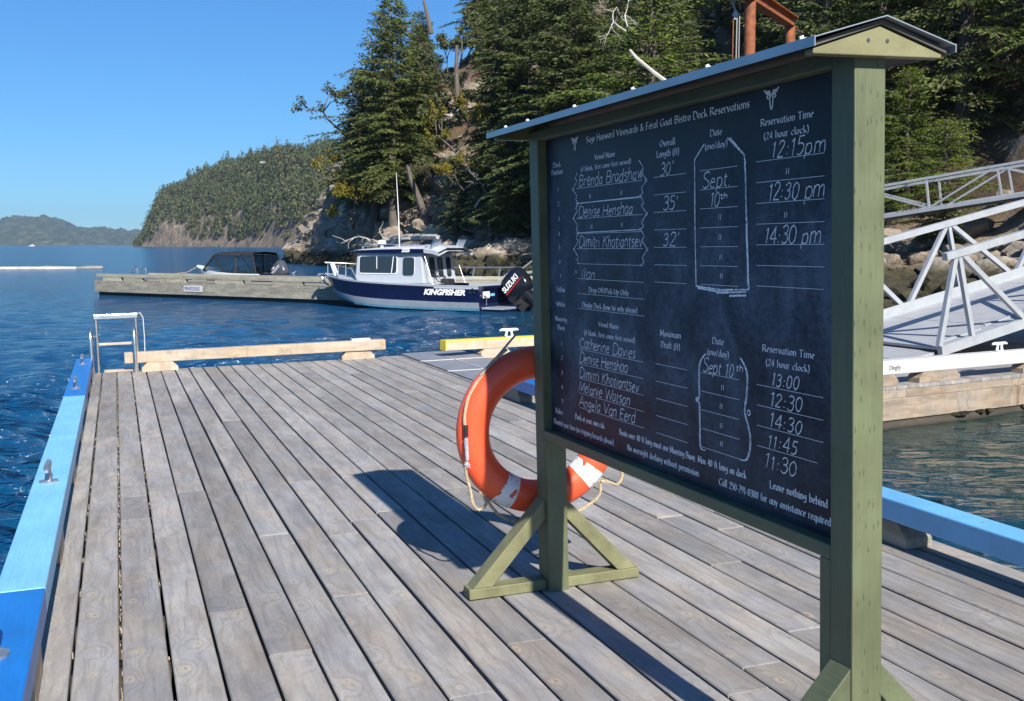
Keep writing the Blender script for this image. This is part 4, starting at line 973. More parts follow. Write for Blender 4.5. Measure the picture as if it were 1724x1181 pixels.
def write(text, u0, u1, z, h, hand=False, seed=0, name='printed_text', mat=None, w=None):
    adv = 1.15 if not hand else .9; W = sum((GL[c][0] if c in GL else 3.2) + adv for c in text) - adv
    sx = (u1 - u0) / W; sz = h / 10; g = random.Random(seed + len(text) * 13); mb = MB(); x = u0
    slant = .27 if hand else 0
    thick = w or (h * .20 if not hand else .0042)
    for c in text:
        if c == ' ' or c not in GL: x += (3.2 + adv) * sx; continue
        gw, st = GL[c]; jz = g.uniform(-.03, .05) * h if hand else 0; js = g.uniform(.92, 1.1) if hand else 1
        for sm, pts in st:
            q = [(x + p[0] * sx * js + slant * p[1] * sz, z + jz + p[1] * sz * js) for p in pts]
            if hand: q = [(a + g.uniform(-.03, .03) * h, b + g.uniform(-.02, .02) * h) for a, b in q]
            P = spl(q) if sm else [np.array(a) for a in q]
            vs = []
            for i, p in enumerate(P):
                if hand:
                    d = P[min(i + 1, len(P) - 1)] - P[max(i - 1, 0)]; d = d / (np.linalg.norm(d) + 1e-9); o = np.array([-d[1], d[0]]) * thick * .5 * g.uniform(.6, 1.15)
                else: o = np.array([.5 * thick, .5 * thick * .55])
                vs += [(p[0] - o[0], YB, p[1] - o[1]), (p[0] + o[0], YB, p[1] + o[1])]
            mb.add(vs, [(2 * i, 2 * i + 2, 2 * i + 3, 2 * i + 1) for i in range(len(P) - 1)])
            if not hand and not sm:      # little serifs on upright stems
                a, b = np.array(q[0]), np.array(q[-1])
                if abs(a[1] - b[1]) > h * .45 and abs(a[0] - b[0]) < h * .35 and c not in "()/'":
                    for e_ in (a, b): 
                        s_ = .13 * h * .9; tt = thick * .28
                        mb.add([(e_[0] - s_, YB, e_[1] - tt), (e_[0] + s_, YB, e_[1] - tt), (e_[0] + s_, YB, e_[1] + tt), (e_[0] - s_, YB, e_[1] + tt)], [(0, 1, 2, 3)])
        x += (gw + adv) * sx
    me = bpy.data.meshes.new(name); me.from_pydata(mb.v, [], mb.f); me.materials.append(mat or (CHALK if hand else PRINT)); return link(name, me, board)
TXT = [("p", "Sage Hayward Vineyards & Feral Goat Bistro Dock Reservations", .407, 1.623, 1.982, .024), ("p", "Vessel Name", .486, .674, 1.908, .020), ("p", "(if blank, first come first served)", .346, .81, 1.871, .018),
("p", "Dock", .051, .134, 1.906, .020), ("p", "Position", .033, .156, 1.875, .020), ("p", "Overall", 1.041, 1.153, 1.912, .021), ("p", "Length (ft)", 1.017, 1.180, 1.876, .021), ("p", "Date", 1.389, 1.461, 1.916, .020), ("p", "(mo/day)", 1.355, 1.494, 1.876, .019),
("p", "Reservation Time", 1.685, 1.949, 1.918, .020), ("p", "(24 hour clock)", 1.702, 1.928, 1.878, .019), ("p", "1", .095, .106, 1.803, .016), ("p", "2", .092, .108, 1.740, .016), ("p", "3", .093, .109, 1.676, .016), ("p", "4", .094, .110, 1.612, .016), ("p", "5", .095, .111, 1.553, .016), ("p", "6", .096, .112, 1.493, .016), ("p", "7", .097, .113, 1.426, .016),
("p", "Yellow", .056, .155, 1.369, .020), ("p", "White", .058, .151, 1.305, .020), ("p", "Mooring", .038, .169, 1.240, .020), ("p", "Buoy", .065, .144, 1.203, .020), ("p", "Drop Off/Pick-Up Only", .405, .774, 1.378, .020), ("p", "Dinghy Dock (bow tie only please)", .337, .845, 1.314, .020),
("h", "Brenda Bradshaw", .324, .905, 1.810, .046), ("h", "Denise Henshaa", .314, .815, 1.684, .043), ("h", "Dimitri Khotiantsev", .313, .89, 1.561, .045), ("h", "Ilan", .331, .468, 1.432, .040), ("h", "30'", 1.038, 1.132, 1.811, .042), ("h", "35'", 1.056, 1.163, 1.689, .044), ("h", "32'", 1.053, 1.168, 1.564, .044),
("h", "Sept.", 1.333, 1.510, 1.752, .048), ("h", "10", 1.382, 1.44, 1.690, .045), ("h", "th", 1.447, 1.492, 1.713, .018), ("h", "12:15pm", 1.739, 2.005, 1.819, .047), ("h", "12:30 pm", 1.720, 1.995, 1.696, .047), ("h", "14:30 pm", 1.701, 1.98, 1.568, .048),
("p", "Vessel Name", .495, .681, 1.243, .019), ("p", "(if blank, first come first served)", .351, .822, 1.200, .019), ("p", "Maximum", 1.025, 1.178, 1.243, .021), ("p", "Draft (ft)", 1.032, 1.171, 1.202, .021), ("p", "Date", 1.393, 1.464, 1.243, .020), ("p", "(mo/day)", 1.359, 1.495, 1.204, .020), ("p", "Reservation Time", 1.690, 1.955, 1.243, .020), ("p", "(24 hour clock)", 1.709, 1.933, 1.202, .019),
("p", "1", .097, .108, 1.134, .016), ("p", "2", .094, .110, 1.072, .016), ("p", "3", .093, .109, 1.006, .016), ("p", "4", .092, .108, .943, .016), ("p", "5", .091, .107, .880, .016),
("h", "Catherine Davies", .297, .820, 1.141, .043), ("h", "Denise Henshaa", .295, .75, 1.078, .043), ("h", "Dimitri Khotiantsev", .292, .845, 1.015, .043), ("h", "Melanie Watson", .284, .768, .954, .043), ("h", "Angela Van Eerd", .281, .81, .892, .043),
("h", "13:00", 1.736, 1.878, 1.143, .040), ("h", "12:30", 1.726, 1.893, 1.080, .043), ("h", "14:30", 1.723, 1.893, 1.015, .043), ("h", "11:45", 1.713, 1.870, .951, .043), ("h", "11:30", 1.697, 1.862, .885, .044), ("h", "Sept 10", 1.328, 1.520, 1.143, .045), ("h", "th", 1.537, 1.578, 1.168, .021),
("p", "Rules:", .021, .106, .827, .021), ("p", "Flemish your lines (no tripping hazards please).", -.001, .626, .776, .021), ("p", "Dock at your own risk", .239, .534, .830, .022), ("p", "Boats over 40 ft long must use Mooring Buoy. Max 40 ft long on dock", .674, 1.594, .829, .022), ("p", "No overnight docking without permission.", .744, 1.301, .779, .022), ("p", "Leave nothing behind", 1.729, 2.018, .827, .022), ("p", "Call 250-791-0380 for any assistance required", 1.428, 2.033, .778, .022)]
for i, (k, tx, a, b, z, h) in enumerate(TXT):
    write(tx, a, b, z, h, k == 'h', i, 'chalk_writing' if k == 'h' else 'printed_text')
ln = MB()
def hline(u0, u1, z, t=.0014): ln.add([(u0, YB + .0003, z - t / 2), (u1, YB + .0003, z - t / 2), (u1, YB + .0003, z + t / 2), (u0, YB + .0003, z + t / 2)], [(0, 1, 2, 3)])
for k in range(9): hline(.29, .90, 1.804 - k * .0622)
for k in range(7): hline(.988, 1.225, 1.808 - k * .0622); hline(1.318, 1.553, 1.810 - k * .0624); hline(1.658, 2.0, 1.815 - k * .0624)
for k in range(5): hline(.287, .888, 1.134 - k * .0622); hline(.986, 1.221, 1.138 - k * .0636); hline(1.317, 1.556, 1.140 - k * .0636)
for k in range(4): hline(1.657, 1.997 if k < 3 else 1.97, 1.137 - k * .0634)
me = bpy.data.meshes.new('ruled_lines'); me.from_pydata(ln.v, [], ln.f); me.materials.append(PRINT); link('ruled_lines', me, board)
def chalk_line(polys, w=.004, rough=1, name='chalk_border'):
    g = random.Random(3); mb = MB()
    for pts in polys:
        P = spl(pts, 9); vs = []
        for i, p in enumerate(P):
            d = P[min(i + 1, len(P) - 1)] - P[max(i - 1, 0)]; d = d / (np.linalg.norm(d) + 1e-9); o = np.array([-d[1], d[0]]) * w * .5 * g.uniform(.5, 1.2)
            vs += [(p[0] - o[0], YB, p[1] - o[1]), (p[0] + o[0], YB, p[1] + o[1])]
        mb.add(vs, [(2 * i, 2 * i + 2, 2 * i + 3, 2 * i + 1) for i in range(len(P) - 1)])
    me = bpy.data.meshes.new(name); me.from_pydata(mb.v, [], mb.f); me.materials.append(CHALK); link(name, me, board)
def L2(*p): return [p[i:i + 2] for i in range(len(p) - 1)]
def seg(a, b): return [a, ((a[0] + b[0]) / 2, (a[1] + b[1]) / 2), b]
box_ = [(1.350, 1.895), (1.286, 1.849), (1.284, 1.640), (1.288, 1.429), (1.45, 1.421), (1.616, 1.428), (1.606, 1.64), (1.593, 1.84), (1.495, 1.902)]
chalk_line([seg(a, b) for a, b in zip(box_[:-1], box_[1:])], .006)
chalk_line([seg((1.595, 1.84), (1.51, 1.90)), seg((1.602, 1.64), (1.598, 1.83)), seg((1.61, 1.44), (1.602, 1.63)), seg((1.30, 1.423), (1.45, 1.414)), seg((1.42, 1.411), (1.60, 1.420)), seg((1.50, 1.404), (1.60, 1.409))], .007)
def brace_pair(zt, zm, zb, ul=.30, ur=.905):
    return [[(ul + .015, zt), (ul - .012, zt - .02), (ul + .004, (zt + zm) / 2), (ul - .035, zm), (ul + .002, (zm + zb) / 2), (ul - .010, zb + .015), (ul + .012, zb)],
            [(ur - .03, zt + .01), (ur + .005, zt - .02), (ur - .012, (zt + zm) / 2), (ur + .022, zm), (ur - .012, (zm + zb) / 2), (ur + .0, zb + .015), (ur - .03, zb)]]
ps = []
for zt, zm, zb in ((1.868, 1.803, 1.745), (1.742, 1.682, 1.622), (1.620, 1.552, 1.492)):
    ps += brace_pair(zt, zm, zb); ps += [[(.262, zm + .004), (.256, zm), (.262, zm - .005), (.268, zm), (.262, zm + .004)], [(.932, zm + .005), (.925, zm), (.932, zm - .006), (.939, zm), (.932, zm + .005)]]
ps += [seg((.29, 1.742), (.89, 1.745)), seg((.285, 1.621), (.885, 1.625)), [(.278, 1.463), (.272, 1.458), (.278, 1.452), (.284, 1.458), (.278, 1.463)]]
chalk_line(ps, .0038, name='chalk_braces')
b2 = [[(1.345, 1.205), (1.306, 1.17), (1.300, 1.10), (1.300, 1.055), (1.284, 1.043), (1.300, 1.03), (1.303, .96), (1.305, .885), (1.335, .877)], [(1.561, 1.211), (1.598, 1.17), (1.597, 1.10), (1.586, 1.045), (1.605, 1.0), (1.617, .965), (1.612, .92), (1.592, .89), (1.556, .884)]]
chalk_line(b2 + [[(x + .006, z) for x, z in q] for q in b2] + [[(1.612, 1.052), (1.604, 1.043), (1.612, 1.034), (1.620, 1.043), (1.612, 1.052)], [(1.287, 1.052), (1.279, 1.044), (1.287, 1.036), (1.295, 1.044), (1.287, 1.052)]], .0042, name='chalk_braces')
dit = []
for u, z in ((.43, 1.775), (.72, 1.775), (.44, 1.652), (.72, 1.655), (1.44, 1.665), (1.44, 1.60), (1.445, 1.535), (1.448, 1.475), (1.82, 1.785), (1.81, 1.66), (1.45, 1.112), (1.44, 1.05), (1.44, .985), (1.44, .925)):
    dit += [seg((u, z), (u - .002, z - .017)), seg((u + .011, z), (u + .009, z - .017))]
chalk_line(dit, .0034, name='chalk_ditto_marks')
def logo(u, z, s):
    ps = []
    for k in (-1, 1):
        ps += [[(u + k * .05 * s, z + .15 * s), (u + k * .25 * s, z + .42 * s), (u + k * .55 * s, z + .40 * s), (u + k * .85 * s, z + .55 * s)],
               [(u + k * .05 * s, z + .05 * s), (u + k * .30 * s, z + .22 * s), (u + k * .50 * s, z + .10 * s), (u + k * .32 * s, z - .05 * s)],
               [(u + k * .18 * s, z + .1 * s), (u + k * .16 * s, z - .3 * s), (u + k * .10 * s, z - .62 * s)], [(u + k * .12 * s, z + .28 * s), (u + k * .45 * s, z + .30 * s), (u + k * .7 * s, z + .36 * s)]]
    ps += [[(u - .1 * s, z - .62 * s), (u, z - .72 * s), (u + .1 * s, z - .62 * s)]]
    mb = MB()
    for q in ps:
        P = spl(q, 6); vs = []
        for i, p in enumerate(P):
            d = P[min(i + 1, len(P) - 1)] - P[max(i - 1, 0)]; d = d / (np.linalg.norm(d) + 1e-9); o = np.array([-d[1], d[0]]) * s * .06
            vs += [(p[0] - o[0], YB, p[1] - o[1]), (p[0] + o[0], YB, p[1] + o[1])]
        mb.add(vs, [(2 * i, 2 * i + 2, 2 * i + 3, 2 * i + 1) for i in range(len(P) - 1)])
    me = bpy.data.meshes.new('goat_head_emblem'); me.from_pydata(mb.v, [], mb.f); me.materials.append(PRINT); link('goat_head_emblem', me, board)
logo(.290, 1.992, .042); logo(1.742, 1.996, .046)

# ================================================================== life ring on the back of the far post
def ring():
    RR, r = .318, .077
    e = empty('life_ring', SM @ Matrix.Translation((-.215, .048, .715)) @ Matrix.Rotation(R(-4), 4, 'Z') @ Matrix.Rotation(R(2), 4, 'Y'), 'orange life ring with worn white bands hanging on the far post of the sign', 'life ring')
    nu, nv = 72, 24
    def tor(a0, a1, rr, name, mat, n):
        vs = []; fs = []
        cl = abs(a1 - a0 - 2 * math.pi) < 1e-6; m = n if cl else n + 1
        for i in range(m):
            a = a0 + (a1 - a0) * i / n
            for k in range(nv):
                b = 2 * math.pi * k / nv; q = RR + rr * math.cos(b); vs.append((rr * .86 * math.sin(b), q * math.cos(a), q * math.sin(a)))
        for i in range(n):
            j = (i + 1) % m
            for k in range(nv): fs.append((i * nv + k, i * nv + (k + 1) % nv, j * nv + (k + 1) % nv, j * nv + k))
        b_ = MB(); b_.add(vs, fs); return b_.obj(name, mat, e, smooth=True)
    tor(0, 2 * math.pi, r, 'ring_body', HOOD, nu)
    # local y points to the back of the sign (right in view)
    for ang in (R(-44), R(-121)): tor(ang - .125, ang + .125, r + .0018, 'reflective_band', TAPE, 8)
    def at(a, q, x=0): return (x, q * math.cos(a), q * math.sin(a))
    def braid(pts, rad, mat, name):
        P = [tuple(p) for p in spl(pts, 10)]; m = MB()
        P = [Vector(p) for p in P]; L = [0]
        for a, b in zip(P[:-1], P[1:]): L.append(L[-1] + (b - a).length)
        n = int(L[-1] / .006) + 2; Q = []
        import bisect
        for i in range(n):
            s = L[-1] * i / (n - 1); k = min(max(bisect.bisect(L, s) - 1, 0), len(P) - 2); f = (s - L[k]) / max(L[k + 1] - L[k], 1e-6); Q.append(P[k].lerp(P[k + 1], f))
        for ph in (0, 2.094, 4.189):
            W = []
            for i, q in enumerate(Q):
                t = (Q[min(i + 1, n - 1)] - Q[max(i - 1, 0)]).normalized(); u = t.orthogonal().normalized() if i == 0 else (u - t * u.dot(t)).normalized(); v = t.cross(u); a = ph + i * .9
                W.append(q + (u * math.cos(a) + v * math.sin(a)) * rad * .5)
            m.tube(W, rad * .62, 5)
        return m.obj(name, mat, e, smooth=True)
    A = R
    RO = RR + r + .004
    left = [at(A(138), RO - .01, .03), at(A(152), RO - .01, .045), at(A(166), RO - .02, .055), at(A(180), RO - .035, .062), at(A(192), RO - .03, .062), at(A(203), RO + .0, .055), (.05, -.345, -.26), (.05, -.335, -.315), (.05, -.305, -.345), (.05, -.272, -.315), at(A(222), RO, .03)]
    braid(left, .0072, ROPE, 'grab_rope')
    braid([at(A(228), RO, .02), (.03, -.22, -.37), (.03, -.15, -.415), (.02, -.03, -.435), (.02, .08, -.43), (.02, .2, -.40), (.02, .29, -.34), at(A(-42), RO, .02)], .0072, ROPE, 'grab_rope')
    braid([at(A(-42), RO, .03), (.03, .335, -.275), (.03, .38, -.29), (.03, .405, -.25), (.03, .395, -.18), at(A(-20), RO, .02), at(A(20), RO, .02), at(A(42), RO, .02)], .0072, ROPE, 'grab_rope')
    braid([at(A(138), RO - .01, .03), at(A(125), RO + .003, .03), at(A(112), RO + .02, .03)], .0072, ROPE, 'grab_rope')
    braid([at(A(181), RO - .031, .069), at(A(188), RO - .03, .069), at(A(196), RO - .022, .066)], .0085, ROPEB, 'rope_splice')
    m = MB(); m.tube([at(A(171), RO - .03, .064), at(A(175), RO - .033, .066), at(A(179), RO - .034, .066)], .011, 8); m.obj('tape_wrap', BLTAPE, e, smooth=True)
    fr = MB(); g = random.Random(2)
    for _ in range(12): 
        p = Vector(at(A(197), RO - .02, .070)); fr.tube([p, p + Vector((g.uniform(0, .012), g.uniform(-.022, .012), g.uniform(-.03, .0)))], .0016, 4)
    fr.obj('frayed_end', ROPEB, e)
    tw = MB(); tw.box(.055, .060, -.255, -.235, .205, .235); tw.obj('tag', WHITEG, e)
    # hanging line up to the back of the post
    MB().tube([(.035, -.285, .275), (.03, -.20, .36), (.02, -.09, .475), (.0, .01, .585)], .0055, 6).obj('hanging_line', ROPEG, e, smooth=True)
ring()

# ================================================================== walkway float with white dinghy rail
FX = Vector((.853, .522, 0)).normalized(); FY = Vector((-FX.y, FX.x, 0))
FM = Matrix.Translation((4.16, 12.47, 0)) @ Matrix((FX, FY, (0, 0, 1))).transposed().to_4x4()
def text_obj(s, size, mat, parent, mw, name='lettering', shear=0, bold=0, sx=1.0, extr=.002):
    cu = bpy.data.curves.new('t', 'FONT'); cu.body = s; cu.size = size; cu.shear = shear; cu.offset = bold; cu.extrude = extr; cu.space_character = 1.0
    o = bpy.data.objects.new('t', cu); COL.objects.link(o); bpy.context.view_layer.update()
    me = bpy.data.meshes.new_from_object(o.evaluated_get(bpy.context.evaluated_depsgraph_get())); bpy.data.objects.remove(o); me.name = name; me.materials.clear(); me.materials.append(mat)
    for v in me.vertices: v.co.x *= sx
    return link(name, me, parent, mw)
def walkway():
    e = empty('walkway_float', FM, 'wide timber walkway float with a white dinghy rail and a yellow rail', 'dock')
    L0, L1, W = -2.8, 13, 5.35; zt = .47
    MB().box(L0, -.0 + .35, 0, .09, .335, zt - .045).obj('fascia_timber', FASC, e, bevel=.005); MB().box(.352, L1, -.004, .09, .335, zt - .045).obj('fascia_timber', FASC, e, bevel=.005)
    MB().box(L0, L1, 0, .10, .085, .333).obj('fascia_timber', FASC, e, bevel=.006)
    MB().box(L0, L1, W - .1, W, .10, zt - .042).obj('fascia_timber', FASC, e); MB().box(L0, L0 + .1, .11, W - .11, .10, zt - .042).obj('fascia_timber', OLD, e)
    MB().box(L0 + .1, L1 - .1, .12, W - .15, -.35, .36).obj('float', UNDER, e)
    lg = MB(); lg.tube([(L0 - .1, .05, .0), (3, .06, .01), (L1, .05, 0)], .075, 10); lg.obj('float_log', UNDER, e, smooth=True)
    g = random.Random(4)
    for k in range(26):
        b = MB(); b.prism([(-.04, -.03, 0), (.05, -.035, 0), (.06, .03, 0), (-.03, .035, 0)], (g.uniform(-.01, .01), 0, .035)); b.obj('barnacle_clump', ROCK, e, Matrix.Translation((g.uniform(1, 4.5), -.02, .06)) @ yawmat(g.uniform(0, 6)))
    n = int((L1 - L0) / .187); pm = plank_mesh(W, .18, seed=5).mesh('plank', DECK)
    for k in range(n): link('plank', pm, e, Matrix.Translation((L0 + .094 + k * .187, W / 2, zt)) @ yawmat(R(90)))
    o = MB().box(-.6, 12.8, .04, .21, .595, .755).obj('bull_rail', WHITEP, e, bevel=.012); o['label'] = 'white painted dinghy rail'
    for x in (-.1, .98, 2.9, 4.8, 6.7):
        b = MB(); b.prism([(x - .36, .035, zt + .001), (x + .36, .035, zt + .001), (x + .36, .035, zt + .06), (x + .28, .035, zt + .124), (x - .28, .035, zt + .124), (x - .36, .035, zt + .06)], (0, .18, 0)); b.obj('rail_block', FASC, e, bevel=.004)
    text_obj('Dinghy', .075, GREYT, e, Matrix.Translation((.10, .037, .652)) @ Matrix.Rotation(R(90), 4, 'X'), 'dinghy_lettering', sx=.92)
    # yellow rail
    o = MB().box(-2.78, 3.2, W - .20, W - .03, .60, .735).obj('bull_rail', RAW, e, bevel=.006); o['label'] = 'raw timber rail with a yellow painted top'
    o = MB().box(-2.785, 3.2, W - .202, W - .028, .725, .741).obj('yellow_top_paint', YEL, e); MB().box(-2.79, -2.7801, W - .2, W - .03, .60, .735).obj('yellow_end_paint', YEL, e)
    for x in (-2.0, .4, 2.8):
        b = MB(); b.prism([(x - .24, W - .22, zt + .001), (x + .24, W - .22, zt + .001), (x + .24, W - .22, zt + .07), (x + .18, W - .22, zt + .128), (x - .18, W - .22, zt + .128), (x - .24, W - .22, zt + .07)], (0, .18, 0)); b.obj('rail_block', RAW, e)
    return e
walk = walkway()
cleat(FM @ Matrix.Translation((2.18, .125, .757)), 'white cleat on the dinghy rail below the gangway', WHITEG, 1.1)
cleat(FM @ Matrix.Translation((-1.72, 5.24, .742)), 'white cleat on the yellow rail left of the far post', WHITEG, 1.2)

# ================================================================== gangways
def gangway(P0, dr, inc, length, width, height, label, bots, tops, tread=True, cw=.075, posts=False):
    """P0 low near corner, dr horizontal unit direction, width measured away from us"""
    d = Vector((dr[0], dr[1], 0)).normalized(); n = Vector((-d.y, d.x, 0)); u = (d * math.cos(inc) + Vector((0, 0, math.sin(inc)))); w = n.cross(u) * -1
    up = u.cross(n) * -1
    if up.z < 0: up = -up
    e = empty('gangway', Matrix.Translation(P0) @ Matrix((u, n, up)).transposed().to_4x4(), label, 'gangway')
    for k, y in ((0, 0), (1, width)):
        f = MB(); f.beam((0, y, 0), (length, y, 0), cw, cw * 1.5, (0, 0, 1)); f.obj('bottom_chord', GANG, e, bevel=.004)
        t0 = tops[0] - .25
        f = MB(); f.beam((t0, y, height), (length, y, height), cw * 1.1, cw * 1.1, (0, 0, 1)); f.obj('handrail', GANG, e, bevel=.004)
        bs = bots; 
        for i, t in enumerate(tops):
            lo = [b for b in bs if b < t][-1:]; hi = [b for b in bs if b > t][:1]
            for j, b in enumerate(lo + hi):
                f = MB(); f.beam((b, y, cw * .75), (t + (.07 if b > t else -.07), y, height - cw * .5), cw * .75, cw * .75, (0, 1, 0)); f.obj('diagonal', GANG, e)
            f = MB(); f.beam((t + .06, y, cw * .75), (t, y, height - cw * .5), cw * .7, cw * .7, (0, 1, 0)); f.obj('upright', GANG, e)
    if posts:
        for y in (0, width):
            for b_ in bots[1:-1]: f = MB(); f.beam((b_, y, cw * .75), (b_, y, height - cw * .5), cw * .8, cw * .8, (0, 1, 0)); f.obj('upright', GANG, e)
    if tread:
        k = 0; x = .02
        while x < length:
            L = min(1.22, length - x); b = MB(); b.box(x, x + L - .012, cw * .55, width - cw * .55, .0, .04); b.obj('tread_plate', TREAD, e); x += 1.22
        b = MB(); b.box(0, length, width - cw * .6, width - cw * .5, .04, .20); b.obj('toe_board', GANG, e)
        b = MB(); b.box(-.5, .0, .1, width - .1, -.06, -.02, mat=Matrix.Rotation(-.0, 4, 'Y')); b.obj('landing_flap', TREAD, e)
        b = MB(); b.beam((.25, .25, .045), (1.0, .25, .045), .07, .02); b.beam((1.2, .35, .045), (2.0, .35, .045), .07, .02); b.obj('guide_bar', GANG, e)
    return e
gangway((5.87, 15.4, .60), (.913, .407), R(12.3), 17, 2.3, 1.25, cw=.092, label= 'aluminium truss gangway rising to the right behind the white dinghy rail', bots=[0, 1.6, 4.0, 6.4, 8.8, 11.2, 13.6, 16], tops=[.55, 2.7, 5.1, 7.5, 9.9, 12.3, 14.7])
g2d = Vector((16.14, -14, 0)); L2g = g2d.length; g2d.normalize()
gangway((.21 - g2d.y * 0, 50, .75), (g2d.x, g2d.y), math.atan2(2.9, L2g), L2g + 6, 1.15, 1.05, 'upper aluminium gangway running across behind the sign to the shore', [0, 4.6, 9.2, 13.8, 18.4, 23.0, 27.6], [2.3, 6.9, 11.5, 16.1, 20.7, 25.3], cw=.08, posts=True)
def small_float():
    e = empty('landing_float', (-3.2, 47.0, 0), 'pale landing float behind the silver boat at the foot of the upper gangway', 'dock')
    MB().box(0, 8.5, 0, 3.2, .1, .50).obj('float_body', OLD, e); 
    for k in range(3): MB().box(0, 8.5, .04 + k * 1.07, 1.07 + k * 1.07, .501, .535).obj('deck_board', MOSSY, e)
    MB().box(.1, 8.3, .05, .2, .62, .74).obj('bull_rail', MOSSY, e)
    r = MB()
    for x in (.6, 1.5, 2.6): r.tube([(x, 1, .5), (x + .1, 1, 1.1)], .03, 6)
    r.tube([(.2, 1, 1.1), (3.6, 1, 1.1)], .03, 6); r.tube([(2.6, 1, .5), (3.3, 1, 1.1)], .03, 6); r.obj('handrail', ALU, e)
small_float()
def rust_frame():
    e = empty('hoist_frame', (7.43, 36, 0), 'rusty steel hoist frame on two round piles above the sign roof', 'steel frame')
    a = Vector((0, 0, 0)); b = Vector((2.25, 4.1, 0)); top = 9.6
    for q in (a, b): MB().cyl(q + Vector((0, 0, -.5)), q + Vector((0, 0, top)), .175, 24).obj('pile', RUST, e, smooth=True)
    d = (b - a).normalized(); A = a - d * .7 + Vector((0, 0, top)); B = b + d * .45 + Vector((0, 0, top))
    m = MB(); m.beam(A + Vector((0, 0, .015)), B + Vector((0, 0, .015)), .34, .03); m.beam(A + Vector((0, 0, .2)), B + Vector((0, 0, .2)), .03, .336); m.beam(A + Vector((0, 0, .385)), B + Vector((0, 0, .385)), .34, .03); m.obj('cross_beam', RUST, e)
    m = MB(); m.beam((-.25, -.1, top + .42), (.3, .1, top + .42), .3, .03); m.box(-.34, -.30, -.05, .05, top - .25, top + .6); m.obj('bracket', RUST, e)
    m = MB(); m.box(-.50, -.42, -.04, .04, top - .55, top - .28); m.cyl((-.46, -.05, top - .4), (-.46, .05, top - .4), .09, 12); m.obj('pulley_block', ROPEB, e)
    for x, r in ((-.55, .018), (-.44, .022), (-.36, .018)): MB().cyl((x, 0, .8), (x + .03, 0, top - .35), r, 6).obj('cable', ROPEG if x > -.5 else RUST, e)
    MB().tube([(-.46, 0, top - .3), (-.62, 0, top + .2), (-.95, 0, top + .9)], .03, 6).obj('cable', ROPEG, e)
rust_frame()

# ================================================================== private dock on the left with covered boat
def private_dock():
    d = Vector((.84, -.555, 0)).normalized(); n = Vector((-d.y, d.x, 0))
    Mx = Matrix.Translation((-17.1, 46.2, 0)) @ Matrix((d, n, (0, 0, 1))).transposed().to_4x4()
    e = empty('private_dock', Mx, 'weathered grey private dock with bull rails and a ladder, left of the silver boat', 'dock')
    L, W = 14.6, 2.5
    MB().box(0, L, 0, .1, .14, .56).obj('fascia_timber', OLD, e, bevel=.01); MB().box(0, .1, .101, W, .14, .56).obj('fascia_timber', OLD, e); MB().box(0, L, W - .1, W, .14, .56).obj('fascia_timber', OLD, e)
    MB().box(.15, L - .1, .11, W - .12, -.3, .5).obj('float', RUBBER, e)
    pm = plank_mesh(W - .02, .185, seed=9).mesh('plank', OLD)
    for k in range(int(L / .195)): link('plank', pm, e, Matrix.Translation((.1 + k * .195, W / 2, .602)) @ yawmat(R(90)))
    for x0, x1 in ((.05, 5.2), (5.22, 10.3), (10.32, L)): MB().box(x0, x1, .05, .22, .74, .87).obj('bull_rail', MOSSY, e, bevel=.01)
    for x in (.7, 2.0, 4.9, 8.0, 11.0, 13.6): MB().box(x - .9 if x > 2 else x - .2, x + .55 if x > 2 else x + .9, .06, .2, .603, .739).obj('rail_block', MOSSY, e)
    for x0, x1 in ((.5, 6), (6.02, L)): MB().box(x0, x1, W - .2, W - .05, .74, .86).obj('bull_rail', MOSSY, e, bevel=.01)
    for x in (1.2, 3.6, 6.2, 9, 12): MB().box(x - .35, x + .35, W - .2, W - .06, .603, .739).obj('rail_block', OLD, e)
    for x in (1.9, 2.42): MB().tube([(x, .4, .6), (x, .4, 1.0), (x + .04, .4, 1.12), (x + .17, .4, 1.18), (x + .30, .4, 1.12), (x + .34, .4, 1.0), (x + .34, .4, .6)], .028, 8).obj('hand_hoop', ALU, e, smooth=True)
    for x in (5.45, 13.45):
        s = MB().box(x, x + 1.02, -.022, -.002, .27, .50).obj('private_dock_plate', WHITEP, e)
        text_obj('PRIVATE DOCK', .175, BLUET, s, Matrix.Translation((x + .05, -.024, .325)) @ Matrix.Rotation(R(90), 4, 'X'), 'lettering', bold=.003, sx=.70, extr=.0015)
    r = MB(); r.tube([(8.9, 2.4, .9), (8.6, 2.6, .95), (8.4, 3, 1.0)], .02, 5); r.obj('mooring_line', ROPEB, e)
    return Mx
PDM = private_dock()

def loft(sections, mats_of_row, name, mats, parent, smooth=True, cap=True):
    """sections: list of lists of points (same count)"""
    b = MB(); n = len(sections[0]); vs = [p for s in sections for p in s]; fs = []; mi = []
    b.v = [tuple(v) for v in vs]
    for i in range(len(sections) - 1):
        for k in range(n - 1):
            b.f.append((i * n + k, i * n + k + 1, (i + 1) * n + k + 1, (i + 1) * n + k)); b.m.append(mats_of_row[k])
    if cap:
        b.f.append(tuple(range(n))); b.m.append(0)
    o = b.obj(name, mats, parent, smooth=smooth); return o
def rrect(x0, x1, z0, z1, r, y, seg_=4):
    P = []
    for cx_, cz_, a0 in ((x1 - r, z0 + r, -90), (x1 - r, z1 - r, 0), (x0 + r, z1 - r, 90), (x0 + r, z0 + r, 180)):
        for k in range(seg_ + 1):
            a = R(a0 + 90 * k / seg_); P.append((cx_ + r * math.cos(a), y, cz_ + r * math.sin(a)))
    return P
